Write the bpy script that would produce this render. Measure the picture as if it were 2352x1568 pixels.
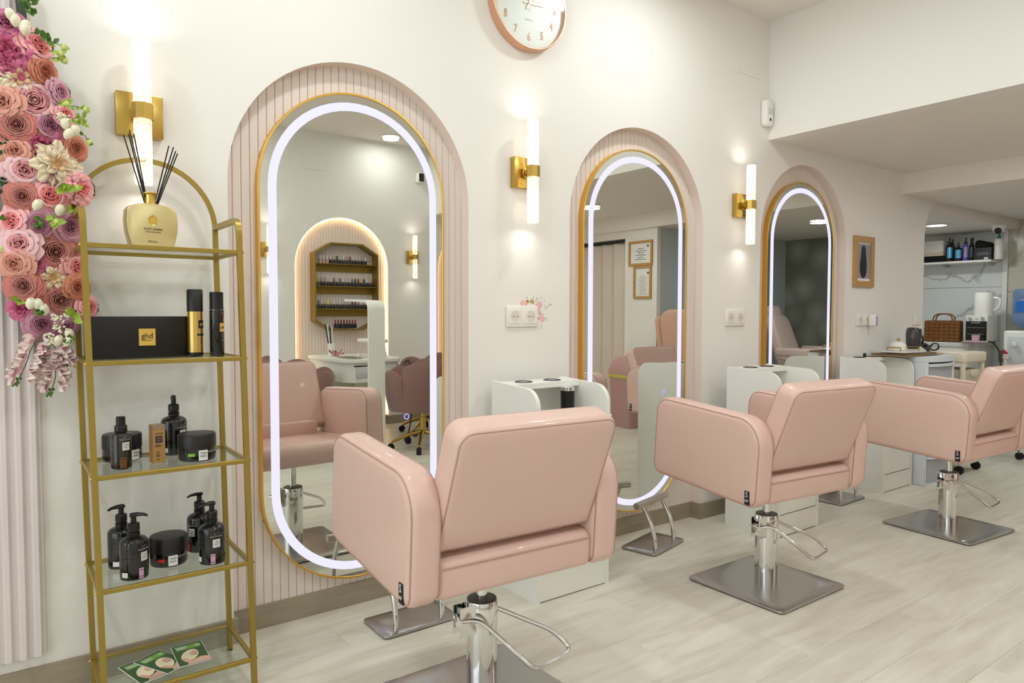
import bpy, bmesh, math, random
from mathutils import Vector, Matrix
random.seed(7)
PI = math.pi
scene = bpy.context.scene
for o in list(bpy.data.objects): bpy.data.objects.remove(o)
COL = scene.collection

# ------------------------------------------------------------------ camera
CAM_C = Vector((0.0, -2.5095, 1.15)); YAW, PITCH, ROLL, FPX = 0.6337, 0.0405, 0.0016, 1611.4
_f = Vector((math.sin(YAW)*math.cos(PITCH), math.cos(YAW)*math.cos(PITCH), -math.sin(PITCH)))
_r = Vector((math.cos(YAW), -math.sin(YAW), 0)); _u = _r.cross(_f)
CR = math.cos(ROLL)*_r + math.sin(ROLL)*_u; CU = -math.sin(ROLL)*_r + math.cos(ROLL)*_u
cd = bpy.data.cameras.new('camera'); cam = bpy.data.objects.new('camera', cd); COL.objects.link(cam)
cd.sensor_width = 36; cd.lens = FPX/2352*36; cd.clip_start = 0.02; cd.clip_end = 60
cam.matrix_world = Matrix(((CR.x, CU.x, -_f.x, CAM_C.x), (CR.y, CU.y, -_f.y, CAM_C.y), (CR.z, CU.z, -_f.z, CAM_C.z), (0, 0, 0, 1)))
scene.camera = cam
def at(u, v, axis, val):
    """photo pixel -> point where its ray meets the plane axis=val"""
    d = _f + CR*((u-1176)/FPX) - CU*((v-784)/FPX)
    return CAM_C + d*((val-CAM_C[axis])/d[axis])

# ------------------------------------------------------------------ world, lights, exposure
scene.view_settings.view_transform = 'Standard'; scene.view_settings.look = 'None'
scene.view_settings.gamma = 1.0; scene.view_settings.use_curve_mapping = False
scene.view_settings.exposure = 0.08
W = bpy.data.worlds.new('world'); scene.world = W; W.use_nodes = True
W.node_tree.nodes['Background'].inputs[0].default_value = (0.88, 0.97, 1.0, 1)
W.node_tree.nodes['Background'].inputs[1].default_value = 2.4
def area_light(name, loc, size, power, color=(1,1,1), direction=(0,0,-1), sizey=None, portal=False, spread=PI):
    l = bpy.data.lights.new(name, 'AREA'); l.energy = power; l.color = color; l.spread = spread
    if sizey: l.shape = 'RECTANGLE'; l.size = size; l.size_y = sizey
    else: l.shape = 'DISK'; l.size = size
    o = bpy.data.objects.new(name, l); COL.objects.link(o); o.location = loc
    o.rotation_euler = Vector(direction).to_track_quat('-Z', 'Y').to_euler()
    if portal: l.cycles.is_portal = True
    return o
WINX = -2.6     # shop window in the end wall the camera has its back to
area_light('daylight_portal', (WINX+0.02, -1.9, 1.45), 3.2, 1, direction=(1,0,0), sizey=2.3, portal=True)
# recessed ceiling downlights: (x, y, ceiling z, power)
DOWN = [(0.9, -0.75, 2.88, 7), (2.55, -0.62, 2.88, 8), (-0.6, -2.3, 2.88, 9), (1.2, -2.4, 2.88, 9), (2.7, -2.2, 2.88, 9), (3.16, -3.75, 2.88, 2.5), (1.5, -3.75, 2.88, 3), (-0.6, -0.7, 2.88, 7.5),
        (4.65, -2.47, 2.185, 6), (4.7, -1.1, 2.185, 3.5), (6.29, -1.1, 2.035, 6), (6.84, 0.35, 1.95, 5)]
SCP = 0.13
WARM = (1.0, 0.94, 0.86); NEUT = (0.925, 0.995, 1.0)
for i, (x, y, z, p) in enumerate(DOWN):
    area_light('downlight_lamp', (x, y, z-0.03), 0.15, p, NEUT)

# ------------------------------------------------------------------ helpers
def srgb(r, g, b):
    f = lambda c: (c/255/12.92) if c/255 <= 0.04045 else ((c/255+0.055)/1.055)**2.4
    return (f(r), f(g), f(b), 1)
MATS = {}
def mat(name, col=(200,200,200), rough=0.5, metal=0.0, emit=None, estr=0.0, trans=0.0, ior=1.45, coat=0.0, spec=0.5, noise=None, bump=None, alpha=1.0, aniso=0.0):
    """noise=(scale, amount, stretch xyz) colour mottling; bump=(scale, strength, stretch)"""
    if name in MATS: return MATS[name]
    m = bpy.data.materials.new(name); m.use_nodes = True; nt = m.node_tree; b = nt.nodes['Principled BSDF']
    c = srgb(*col); b.inputs['Base Color'].default_value = c
    b.inputs['Roughness'].default_value = rough; b.inputs['Metallic'].default_value = metal
    b.inputs['IOR'].default_value = ior; b.inputs['Transmission Weight'].default_value = trans
    b.inputs['Coat Weight'].default_value = coat; b.inputs['Specular IOR Level'].default_value = spec; b.inputs['Alpha'].default_value = alpha
    b.inputs['Anisotropic'].default_value = aniso
    if emit: b.inputs['Emission Color'].default_value = srgb(*emit); b.inputs['Emission Strength'].default_value = estr
    def tex(scale, stretch):
        tc = nt.nodes.new('ShaderNodeTexCoord'); mp = nt.nodes.new('ShaderNodeMapping'); mp.inputs['Scale'].default_value = stretch
        n = nt.nodes.new('ShaderNodeTexNoise'); n.inputs['Scale'].default_value = scale; n.inputs['Detail'].default_value = 5
        nt.links.new(tc.outputs['Object'], mp.inputs[0]); nt.links.new(mp.outputs[0], n.inputs['Vector']); return n
    if noise:
        n = tex(noise[0], noise[2] if len(noise) > 2 else (1,1,1)); mx = nt.nodes.new('ShaderNodeMix'); mx.data_type = 'RGBA'
        mx.inputs[6].default_value = tuple(min(1, v*(1-noise[1])) for v in c[:3])+(1,); mx.inputs[7].default_value = tuple(min(1, v*(1+noise[1])) for v in c[:3])+(1,)
        nt.links.new(n.outputs[0], mx.inputs[0]); nt.links.new(mx.outputs[2], b.inputs['Base Color'])
    if bump:
        n = tex(bump[0], bump[2] if len(bump) > 2 else (1,1,1)); bp = nt.nodes.new('ShaderNodeBump'); bp.inputs['Strength'].default_value = bump[1]; bp.inputs['Distance'].default_value = 0.002
        nt.links.new(n.outputs[0], bp.inputs['Height']); nt.links.new(bp.outputs[0], b.inputs['Normal'])
    MATS[name] = m; return m

def finish(name, bm, material, parent=None, loc=None, rotz=None, smooth=True, angle=38, link=True):
    bmesh.ops.recalc_face_normals(bm, faces=bm.faces[:])
    me = bpy.data.meshes.new(name); bm.to_mesh(me); bm.free()
    mats = material if isinstance(material, (list, tuple)) else [material]
    for m in mats: me.materials.append(m)
    if smooth:
        for p in me.polygons: p.use_smooth = True
        me.set_sharp_from_angle(angle=math.radians(angle))
    return place(name, me, parent, loc, rotz)
def place(name, me, parent=None, loc=None, rotz=None, rot=None):
    o = bpy.data.objects.new(name, me); COL.objects.link(o)
    if parent is not None: o.parent = parent
    if loc is not None: o.location = loc
    if rotz is not None: o.rotation_euler = (0, 0, rotz)
    if rot is not None: o.rotation_euler = rot
    return o
def tag(o, label=None, cat=None, group=None, kind=None):
    if label: o['label'] = label
    if cat: o['category'] = cat
    if group: o['group'] = group
    if kind: o['kind'] = kind
    return o
def thing(name, label, cat, loc=(0,0,0), rotz=0, group=None):
    o = bpy.data.objects.new(name, None); COL.objects.link(o); o.empty_display_size = 0.05
    o.location = loc; o.rotation_euler = (0, 0, rotz); return tag(o, label, cat, group)
def struct(o): o['kind'] = 'structure'; return o
def copy_tree(o, parent=None):
    c = o.copy(); COL.objects.link(c); c.parent = parent
    for ch in o.children: copy_tree(ch, c)
    return c
def BM(): return bmesh.new()
def box(bm, x0, x1, y0, y1, z0, z1, mi=0):
    v = [bm.verts.new(p) for p in ((x0,y0,z0),(x1,y0,z0),(x1,y1,z0),(x0,y1,z0),(x0,y0,z1),(x1,y0,z1),(x1,y1,z1),(x0,y1,z1))]
    for f in ((0,3,2,1),(4,5,6,7),(0,1,5,4),(1,2,6,5),(2,3,7,6),(3,0,4,7)): bm.faces.new([v[i] for i in f]).material_index = mi
def rbox(bm, x0, x1, y0, y1, z0, z1, r=0.005, seg=2):
    t = bmesh.new(); box(t, x0, x1, y0, y1, z0, z1)
    bmesh.ops.bevel(t, geom=t.edges[:], offset=r, segments=seg, affect='EDGES', profile=0.5)
    merge(bm, t)
def merge(bm, t, M=None):
    mp = {}
    for v in t.verts: mp[v] = bm.verts.new(M @ v.co if M else v.co)
    for f in t.faces:
        try: bm.faces.new([mp[v] for v in f.verts]).material_index = f.material_index
        except ValueError: pass
    t.free()
def loft(bm, loops, closed=True, cap0=False, cap1=False, cyc=False, mi=0):
    L = [[bm.verts.new(p) for p in lp] for lp in loops]; n = len(L[0])
    pairs = list(zip(L, L[1:])) + ([(L[-1], L[0])] if cyc else [])
    for a, b in pairs:
        for i in range(n if closed else n-1):
            j = (i+1) % n
            try: bm.faces.new((a[i], a[j], b[j], b[i])).material_index = mi
            except ValueError: pass
    if cap0: bm.faces.new(L[0][::-1]).material_index = mi
    if cap1: bm.faces.new(L[-1]).material_index = mi
    return L
def lathe(bm, prof, n=20, c=(0,0,0), sx=1, sy=1, cap=True, mi=0):
    """prof: (r, z) list bottom to top"""
    loops = [[(c[0]+r*sx*math.cos(2*PI*i/n), c[1]+r*sy*math.sin(2*PI*i/n), c[2]+z) for i in range(n)] for r, z in prof]
    loft(bm, loops, True, cap, cap, mi=mi)
def frames(pts, closed=False):
    P = [Vector(p) for p in pts]; n = len(P); T = []
    for i in range(n):
        a = P[i-1] if (i or closed) else P[i]; b = P[(i+1) % n] if (i < n-1 or closed) else P[i]
        T.append((b-a).normalized())
    nrm = T[0].orthogonal().normalized(); out = []
    for i in range(n):
        nrm = (nrm - T[i]*nrm.dot(T[i])); nrm = nrm.normalized() if nrm.length > 1e-6 else T[i].orthogonal().normalized()
        out.append((P[i], nrm.copy(), T[i].cross(nrm)))
    return out
def tube(bm, pts, r, n=8, closed=False, rr=None, mi=0, flat=1.0):
    fr = frames(pts, closed); loops = []
    for k, (p, a, b) in enumerate(fr):
        q = rr[k] if rr else r
        loops.append([p + a*(q*math.cos(2*PI*i/n)) + b*(q*flat*math.sin(2*PI*i/n)) for i in range(n)])
    loft(bm, loops, True, not closed, not closed, closed, mi)
def cyl(bm, p0, p1, r, n=14, r1=None, mi=0): tube(bm, [p0, p1], r, n, rr=[r, r if r1 is None else r1], mi=mi)
def sphere(bm, c, r, n=8, m=6, s=(1,1,1), mi=0):
    prof = [(max(1e-4, math.cos(-PI/2+PI*k/m)), math.sin(-PI/2+PI*k/m)) for k in range(m+1)]
    loops = [[(c[0]+r*s[0]*q*math.cos(2*PI*i/n), c[1]+r*s[1]*q*math.sin(2*PI*i/n), c[2]+r*s[2]*z) for i in range(n)] for q, z in prof]
    loft(bm, loops, True, True, True, mi=mi)
def smoothpath(pts, k=5, closed=False):
    P = [Vector(p) for p in pts]; n = len(P); out = []
    for i in range(n if closed else n-1):
        g = lambda j: P[j % n] if closed else P[max(0, min(n-1, j))]
        a, b, c, d = g(i-1), g(i), g(i+1), g(i+2)
        for s in range(k):
            t = s/k; out.append(0.5*((2*b)+(c-a)*t+(2*a-5*b+4*c-d)*t*t+(3*b-a-3*c+d)*t**3))
    if not closed: out.append(P[-1])
    return out
def filletpath(pts, r, k=5, closed=False):
    P = [Vector(p) for p in pts]; n = len(P); out = []
    for i in range(n):
        if not closed and i in (0, n-1): out.append(P[i]); continue
        a, b, c = P[i-1], P[i], P[(i+1) % n]; d1 = (a-b); d2 = (c-b)
        rr = min(r, d1.length*0.49, d2.length*0.49); p1 = b+d1.normalized()*rr; p2 = b+d2.normalized()*rr
        for s in range(k+1):
            t = s/k; out.append((1-t)**2*p1 + 2*t*(1-t)*b + t*t*p2)
    return out
def rrect(a0, a1, b0, b1, rad, inset=0.0, k=5):
    """rounded rectangle, rad = radii (a0b0, a1b0, a1b1, a0b1)"""
    a0 += inset; a1 -= inset; b0 += inset; b1 -= inset; out = []
    for (ca, cb, r, s) in ((a0, b0, rad[0], PI), (a1, b0, rad[1], 1.5*PI), (a1, b1, rad[2], 0), (a0, b1, rad[3], 0.5*PI)):
        r = max(r-inset, 0.002); oa = ca+r if ca == a0 else ca-r; ob = cb+r if cb == b0 else cb-r
        for i in range(k+1):
            t = s+0.5*PI*i/k; out.append((oa+r*math.cos(t), ob+r*math.sin(t)))
    return out
def slab(bm, a0, a1, b0, b1, rad, c0, c1, edge, fn, k=5, es=4, dome=0.0):
    """puffy plate: rounded-rect profile in (a,b) extruded along c with rounded rims; fn(a,b,c)->xyz"""
    loops = []
    for s in range(es+1):
        t = 0.5*PI*s/es; ins = edge*(1-math.sin(t)); c = c0+edge*(1-math.cos(t))
        loops.append([fn(a, b, c) for a, b in rrect(a0, a1, b0, b1, rad, ins, k)])
    for s in range(es+1):
        t = 0.5*PI*s/es; ins = edge*(1-math.cos(t)); c = c1-edge*(1-math.sin(t))
        loops.append([fn(a, b, c) for a, b in rrect(a0, a1, b0, b1, rad, ins, k)])
    L = loft(bm, loops, True)
    for ring, cc, sg in ((L[0], c0, -1), (L[-1], c1, 1)):
        am, bmid = (a0+a1)/2, (b0+b1)/2; prev = ring
        src = rrect(a0, a1, b0, b1, rad, edge, k)
        for q, h in ((0.75, 0.5), (0.4, 0.85)):
            nr = [bm.verts.new(fn(am+(a-am)*q, bmid+(b-bmid)*q, cc+sg*dome*h)) for a, b in src]
            for i in range(len(nr)):
                j = (i+1) % len(nr); bm.faces.new((prev[i], prev[j], nr[j], nr[i]))
            prev = nr
        cv = bm.verts.new(fn(am, bmid, cc+sg*dome))
        for i in range(len(prev)): bm.faces.new((prev[i], prev[(i+1) % len(prev)], cv))
def prism(bm, poly, fn, c0, c1, mi=0):
    loft(bm, [[fn(a, b, c0) for a, b in poly], [fn(a, b, c1) for a, b in poly]], True, True, True, mi=mi)
XZ = lambda y: (lambda a, b: (a, y, b))
def text_mesh(body, size, align='CENTER', ext=0.0004):
    cu = bpy.data.curves.new('lettering', 'FONT'); cu.body = body; cu.size = size; cu.align_x = align; cu.align_y = 'CENTER'; cu.extrude = ext; cu.resolution_u = 2
    o = bpy.data.objects.new('lettering', cu); me = bpy.data.meshes.new_from_object(o); bpy.data.objects.remove(o); bpy.data.curves.remove(cu)
    return me
def text(name, body, size, material, parent, M, align='CENTER', squeeze=1.0, bend=None, ext=0.0004):
    """lettering in its own x/y plane, placed by M (x right, y up, z out); bend = radius to wrap round a jar"""
    me = text_mesh(body, size, align, ext)
    for v in me.vertices:
        x, y, z = v.co.x*squeeze, v.co.y, v.co.z
        if bend:
            a = x/bend; v.co = M @ Vector(((bend+z)*math.sin(a), y, (bend+z)*math.cos(a)-bend))
        else: v.co = M @ Vector((x, y, z))
    me.materials.clear(); me.materials.append(material)
    return place(name, me, parent)
def fm(origin, right, up):
    r = Vector(right).normalized(); u = Vector(up).normalized(); n = r.cross(u); o = Vector(origin)
    return Matrix(((r.x, u.x, n.x, o.x), (r.y, u.y, n.y, o.y), (r.z, u.z, n.z, o.z), (0, 0, 0, 1)))
def card(bm, M, w, h, bend=None, d=0.0005, n=6, cx=0.0, cy=0.0, mi=0):
    """flat printed patch (label), optionally wrapped"""
    loops = []
    for zz in (0, d):
        for yy in ((cy-h/2, cy+h/2) if zz == 0 else (cy+h/2, cy-h/2)):
            lp = []
            for i in range(n+1):
                x = cx-w/2+w*i/n
                if bend: a = x/bend; lp.append(M @ Vector(((bend+zz)*math.sin(a), yy, (bend+zz)*math.cos(a)-bend)))
                else: lp.append(M @ Vector((x, yy, zz)))
            loops.append(lp)
    L = loft(bm, loops, False, cyc=True, mi=mi)

# ------------------------------------------------------------------ materials
m_wall = mat('white_wall_paint', (238,234,228), 0.62, bump=(60, 0.04))
m_ceil = mat('ceiling_paint', (236,230,222), 0.7)
m_pinkwall = mat('pink_reveal_paint', (238,224,216), 0.55)
m_slat = mat('pink_fluted_slat', (232,219,211), 0.5, noise=(2, 0.04, (1,1,0.1)))
m_gap = mat('slat_gap_shade', (186,160,150), 0.9)
m_base = mat('grey_oak_baseboard', (158,146,126), 0.55, noise=(6, 0.22, (1,1,14)), bump=(30, 0.1, (1,1,8)))
m_gold = mat('brushed_brass', (196,164,88), 0.28, 1.0)
m_goldmirror = mat('gold_mirror_frame', (232,186,92), 0.3, 1.0)
m_goldpaint = mat('gold_painted_steel', (160,136,62), 0.38, 0.55)
m_rosegold = mat('rose_gold', (226,178,150), 0.32, 0.85)
m_chrome = mat('chrome', (225,225,225), 0.08, 1.0)
m_steel = mat('brushed_steel', (186,184,182), 0.26, 1.0, aniso=0.5)
m_steel2 = mat('satin_steel', (190,184,176), 0.3, 1.0)
m_leather = mat('pink_leatherette', (222,187,175), 0.40, coat=0.18, bump=(260, 0.06), noise=(3, 0.025))
m_seam = mat('leather_seam', (188,148,136), 0.6)
m_white = mat('white_laminate', (240,239,232), 0.35)
m_whitep = mat('white_plastic', (240,238,232), 0.3)
m_black = mat('black_plastic', (14,14,14), 0.3)
m_blackgl = mat('black_gloss_bottle', (16,14,14), 0.18, coat=0.4)
m_rubber = mat('black_rubber', (24,24,24), 0.7)
m_mirror = mat('mirror_silver', (226,228,222), 0.0, 1.0)
m_led = mat('mirror_led_band', (60,60,80), 0.5, emit=(228,226,255), estr=1.02)
m_lamp = mat('downlight_diffuser', (255,255,255), 0.4, emit=(255,250,240), estr=9)
m_print = mat('white_print', (225,225,222), 0.6)
m_ink = mat('black_print', (26,24,22), 0.6)
m_paper = mat('white_paper', (236,234,228), 0.7)
m_oak = mat('oak_frame', (188,146,92), 0.45, noise=(10, 0.15, (1,1,8)))
m_glass = mat('shelf_glass', (225,240,232), 0.02, trans=1.0, ior=1.35)
def glass_thin(name, tint, f0=0.05, f1=0.55):
    """thin pane: mostly clear, mirror-like sheen at grazing angles"""
    m = bpy.data.materials.new(name); m.use_nodes = True; nt = m.node_tree; nt.nodes.clear()
    out = nt.nodes.new('ShaderNodeOutputMaterial'); t = nt.nodes.new('ShaderNodeBsdfTransparent'); g = nt.nodes.new('ShaderNodeBsdfGlossy'); mx = nt.nodes.new('ShaderNodeMixShader'); lw = nt.nodes.new('ShaderNodeLayerWeight')
    pw = nt.nodes.new('ShaderNodeMath'); pw.operation = 'POWER'; pw.inputs[1].default_value = 4.0; mr = nt.nodes.new('ShaderNodeMapRange'); mr.inputs['To Min'].default_value = f0; mr.inputs['To Max'].default_value = f1
    t.inputs[0].default_value = tint; g.inputs['Roughness'].default_value = 0.02; lw.inputs[0].default_value = 0.5
    nt.links.new(lw.outputs['Facing'], pw.inputs[0]); nt.links.new(pw.outputs[0], mr.inputs['Value']); nt.links.new(mr.outputs[0], mx.inputs[0]); nt.links.new(t.outputs[0], mx.inputs[1]); nt.links.new(g.outputs[0], mx.inputs[2]); nt.links.new(mx.outputs[0], out.inputs[0])
    MATS[name] = m; return m
m_pane = glass_thin('clear_glass', (0.93, 0.96, 0.94, 1))

def floor_material():
    m = bpy.data.materials.new('pale_oak_laminate'); m.use_nodes = True; nt = m.node_tree; b = nt.nodes['Principled BSDF']
    tc = nt.nodes.new('ShaderNodeTexCoord'); oi = nt.nodes.new('ShaderNodeObjectInfo'); ad = nt.nodes.new('ShaderNodeVectorMath'); ad.operation = 'ADD'
    sc = nt.nodes.new('ShaderNodeVectorMath'); sc.operation = 'SCALE'; sc.inputs['Scale'].default_value = 40
    cmb = nt.nodes.new('ShaderNodeCombineXYZ')
    for i in range(3): nt.links.new(oi.outputs['Random'], cmb.inputs[i])
    nt.links.new(cmb.outputs[0], sc.inputs[0]); nt.links.new(tc.outputs['Object'], ad.inputs[0]); nt.links.new(sc.outputs[0], ad.inputs[1])
    mp = nt.nodes.new('ShaderNodeMapping'); mp.inputs['Scale'].default_value = (1.1, 7, 1); nt.links.new(ad.outputs[0], mp.inputs[0])
    n1 = nt.nodes.new('ShaderNodeTexNoise'); n1.inputs['Scale'].default_value = 2.2; n1.inputs['Detail'].default_value = 7; n1.inputs['Roughness'].default_value = 0.62; n1.inputs['Distortion'].default_value = 0.6
    nt.links.new(mp.outputs[0], n1.inputs['Vector'])
    rp = nt.nodes.new('ShaderNodeValToRGB'); e = rp.color_ramp.elements
    e[0].position = 0.28; e[0].color = srgb(202,195,178); e[1].position = 0.72; e[1].color = srgb(228,224,211)
    k = e.new(0.5); k.color = srgb(217,212,197)
    nt.links.new(n1.outputs[0], rp.inputs[0])
    hs = nt.nodes.new('ShaderNodeHueSaturation'); mr = nt.nodes.new('ShaderNodeMapRange'); mr.inputs['To Min'].default_value = 0.95; mr.inputs['To Max'].default_value = 1.05
    nt.links.new(oi.outputs['Random'], mr.inputs['Value']); nt.links.new(mr.outputs[0], hs.inputs['Value']); nt.links.new(rp.outputs[0], hs.inputs['Color'])
    nt.links.new(hs.outputs[0], b.inputs['Base Color']); b.inputs['Roughness'].default_value = 0.36; b.inputs['Specular IOR Level'].default_value = 0.4
    bp = nt.nodes.new('ShaderNodeBump'); bp.inputs['Strength'].default_value = 0.06; bp.inputs['Distance'].default_value = 0.002
    nt.links.new(n1.outputs[0], bp.inputs['Height']); nt.links.new(bp.outputs[0], b.inputs['Normal'])
    return m
m_floor = floor_material()
def marble_material(name, basec, vein, scale=1.3, wall=True):
    m = bpy.data.materials.new(name); m.use_nodes = True; nt = m.node_tree; b = nt.nodes['Principled BSDF']
    tc = nt.nodes.new('ShaderNodeTexCoord'); n = nt.nodes.new('ShaderNodeTexNoise'); n.inputs['Scale'].default_value = scale; n.inputs['Detail'].default_value = 5; n.inputs['Roughness'].default_value = 0.42; n.inputs['Distortion'].default_value = 0.5
    nt.links.new(tc.outputs['Object'], n.inputs['Vector'])
    s = nt.nodes.new('ShaderNodeMath'); s.operation = 'SUBTRACT'; s.inputs[1].default_value = 0.5; nt.links.new(n.outputs[0], s.inputs[0])
    a = nt.nodes.new('ShaderNodeMath'); a.operation = 'ABSOLUTE'; nt.links.new(s.outputs[0], a.inputs[0])
    rp = nt.nodes.new('ShaderNodeValToRGB'); e = rp.color_ramp.elements; e[0].position = 0.0; e[0].color = srgb(*vein); e[1].position = 0.012; e[1].color = srgb(*basec)
    nt.links.new(a.outputs[0], rp.inputs[0]); nt.links.new(rp.outputs[0], b.inputs['Base Color']); b.inputs['Roughness'].default_value = 0.22
    return m
m_marble = marble_material('white_marble', (226,228,226), (176,176,174), 1.0)
m_beigestone = marble_material('beige_stone', (206,202,184), (180,174,152), 0.9)
def scallop_material():
    m = bpy.data.materials.new('grey_shell_wallpaper'); m.use_nodes = True; nt = m.node_tree; b = nt.nodes['Principled BSDF']
    tc = nt.nodes.new('ShaderNodeTexCoord'); v = nt.nodes.new('ShaderNodeTexVoronoi'); v.inputs['Scale'].default_value = 3.2; v.feature = 'F1'
    nt.links.new(tc.outputs['Object'], v.inputs['Vector'])
    rp = nt.nodes.new('ShaderNodeValToRGB'); e = rp.color_ramp.elements; e[0].color = srgb(168,170,160); e[1].position = 0.6; e[1].color = srgb(122,122,112)
    nt.links.new(v.outputs['Distance'], rp.inputs[0]); nt.links.new(rp.outputs[0], b.inputs['Base Color']); b.inputs['Roughness'].default_value = 0.6
    return m
m_scallop = scallop_material()
# ================================================================== STRUCTURE
X0, X1, YF, YB = WINX, 7.8, -4.03, 0.0
ZC1, ZC2, ZC3, ZC4 = 2.88, 2.185, 2.035, 1.95
SOFX, BEAMX, WENDX = 3.7455, 5.44, 5.806
AW, ATOP, ADEP = 0.972, 2.0855, 0.057
MCX = [1.1293, 2.6643, 4.1642]

def arched_wall(name, yf, sgn, centres, x0, x1, ztop, opening=None):
    """wall whose face is y=yf; recesses go sgn*ADEP deeper; pink painted reveals"""
    bm = BM(); a = AW/2; zs = ATOP-a; K = 40
    def quad(p, mi=0):
        bm.faces.new([bm.verts.new(q) for q in p]).material_index = mi
    def front(xa, xb, za, zb, za2=None):
        quad([(xa, yf, za), (xb, yf, za if za2 is None else za2), (xb, yf, zb), (xa, yf, zb)])
    xs = x0
    for c in centres:
        front(xs, c-a, 0, ztop)
        arc = [(c-a*math.cos(PI*i/K), zs+a*math.sin(PI*i/K)) for i in range(K+1)]
        for (p, q) in zip(arc, arc[1:]): front(p[0], q[0], p[1], ztop, q[1])
        out = [(c-a, 0)]+arc+[(c+a, 0)]
        for (p, q) in zip(out, out[1:]):
            quad([(p[0], yf, p[1]), (q[0], yf, q[1]), (q[0], yf+sgn*(ADEP+0.012), q[1]), (p[0], yf+sgn*(ADEP+0.012), p[1])], 1)
        quad([(c-a-.05, yf+sgn*(ADEP+0.012), 0), (c+a+.05, yf+sgn*(ADEP+0.012), 0), (c+a+.05, yf+sgn*(ADEP+0.012), ATOP+.02), (c-a-.05, yf+sgn*(ADEP+0.012), ATOP+.02)], 2)
        xs = c+a
    if opening:
        xe, zspring, r = opening
        front(xs, xe, 0, ztop); pts = [(xe+r-r*math.cos(t*PI/2/12), zspring+r*math.sin(t*PI/2/12)) for t in range(13)]
        for (p, q) in zip(pts, pts[1:]): front(p[0], q[0], p[1], ztop, q[1])
        front(pts[-1][0], x1, pts[-1][1], ztop)
        jam = [(xe, 0)]+pts+[(x1, pts[-1][1])]
        for (p, q) in zip(jam, jam[1:]): quad([(p[0], yf, p[1]), (q[0], yf, q[1]), (q[0], yf+sgn*0.16, q[1]), (p[0], yf+sgn*0.16, p[1])])
    else: front(xs, x1, 0, ztop)
    yb = yf+sgn*0.16
    quad([(x0, yb, 0), (x1 if not opening else opening[0], yb, 0), (x1 if not opening else opening[0], yb, ztop), (x0, yb, ztop)])
    bmesh.ops.remove_doubles(bm, verts=bm.verts[:], dist=1e-5)
    o = finish(name, bm, [m_wall, m_pinkwall, m_gap], smooth=False); return struct(o)
wall_back = arched_wall('wall_back', YB, 1, MCX, X0, X1, ZC1, (WENDX, 1.74, 0.30))
NCX = [2.775, 4.33]
wall_front = arched_wall('wall_front', YF, -1, NCX, X0, BEAMX+.1, ZC1)

# fluted slats in every recess, one piece each
PITCH = AW/32
def slat_mesh(w, d, z0, z1, r=0.0022):
    bm = BM(); poly = [(-w/2, d), (-w/2, r), (-w/2+r, 0), (w/2-r, 0), (w/2, r), (w/2, d)]
    loft(bm, [[(a, b, z0) for a, b in poly], [(a, b, z1) for a, b in poly]], True, True, True)
    bmesh.ops.recalc_face_normals(bm, faces=bm.faces[:]); me = bpy.data.meshes.new('slat'); bm.to_mesh(me); bm.free(); me.materials.append(m_slat); return me
sm = slat_mesh(PITCH-0.0012, 0.012, 0.0885, ATOP+0.01)
for c in MCX:
    for i in range(32): place('slat', sm, wall_back, (c-AW/2+PITCH*(i+.5), YB+ADEP, 0))
for c in NCX:
    for i in range(32): place('slat', sm, wall_front, (c-AW/2+PITCH*(i+.5), YF-ADEP, 0), rot=(0, 0, PI))

# floor: backing slab and individual planks
bm = BM(); box(bm, X0, X1, YF-.1, 1.2, -0.06, -0.008)
floor = struct(finish('floor', bm, mat('floor_underlay', (110,98,80), 0.9), smooth=False))
PL, PW = 1.22, 0.193
bm = BM(); rbox(bm, 0.0003, PL-0.0003, 0.0003, PW-0.0003, -0.008, 0, 0.0008, 1); t0 = finish('plank', bm, m_floor, smooth=False); pm = t0.data; bpy.data.objects.remove(t0)
row = 0; y = YF-0.1
while y < 1.2:
    off = [0.0, 0.41, 0.82, 0.2, 0.62][row % 5]; x = X0-off-((0.96-X0) % PL)*0 - 0.1
    x = 0.96 - PL*3 - off
    while x < X1:
        if x+PL > X0: place('plank', pm, floor, (x, y, 0))
        x += PL
    y += PW; row += 1

# ceilings, soffit, beam
def sbox(name, x0, x1, y0, y1, z0, z1, m): bm = BM(); box(bm, x0, x1, y0, y1, z0, z1); return struct(finish(name, bm, m, smooth=False))
ceil_hi = sbox('ceiling', X0, SOFX+.1, YF-.2, YB+.2, ZC1, ZC1+.1, m_ceil)
sbox('wall_soffit', SOFX, SOFX+.1, YF-.2, YB+.16, ZC2, ZC1, m_wall)
ceil_lo = sbox('ceiling', SOFX+.1, BEAMX+.2, YF-.2, YB+.16, ZC2, ZC2+.1, m_ceil)
sbox('ceiling_beam', BEAMX, BEAMX+.22, YF-.2, YB+.0, ZC3, ZC2, m_ceil)
ceil_bk = sbox('ceiling', BEAMX+.22, X1, -2.5, YB+.0, ZC3, ZC3+.1, m_ceil)
ceil_nk = sbox('ceiling', WENDX-.1, X1, YB+.02, 1.25, ZC4, ZC4+.3, m_ceil)
bm = BM(); rbox(bm, 4.62, 4.70, -1.30, -1.25, ZC2-.004, ZC2+.002, 0.001, 1); tag(finish('ceiling_vent', bm, mat('vent_grey', (170,160,145), .6)), 'small grey plate let into the low soffit ceiling', 'vent')

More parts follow.
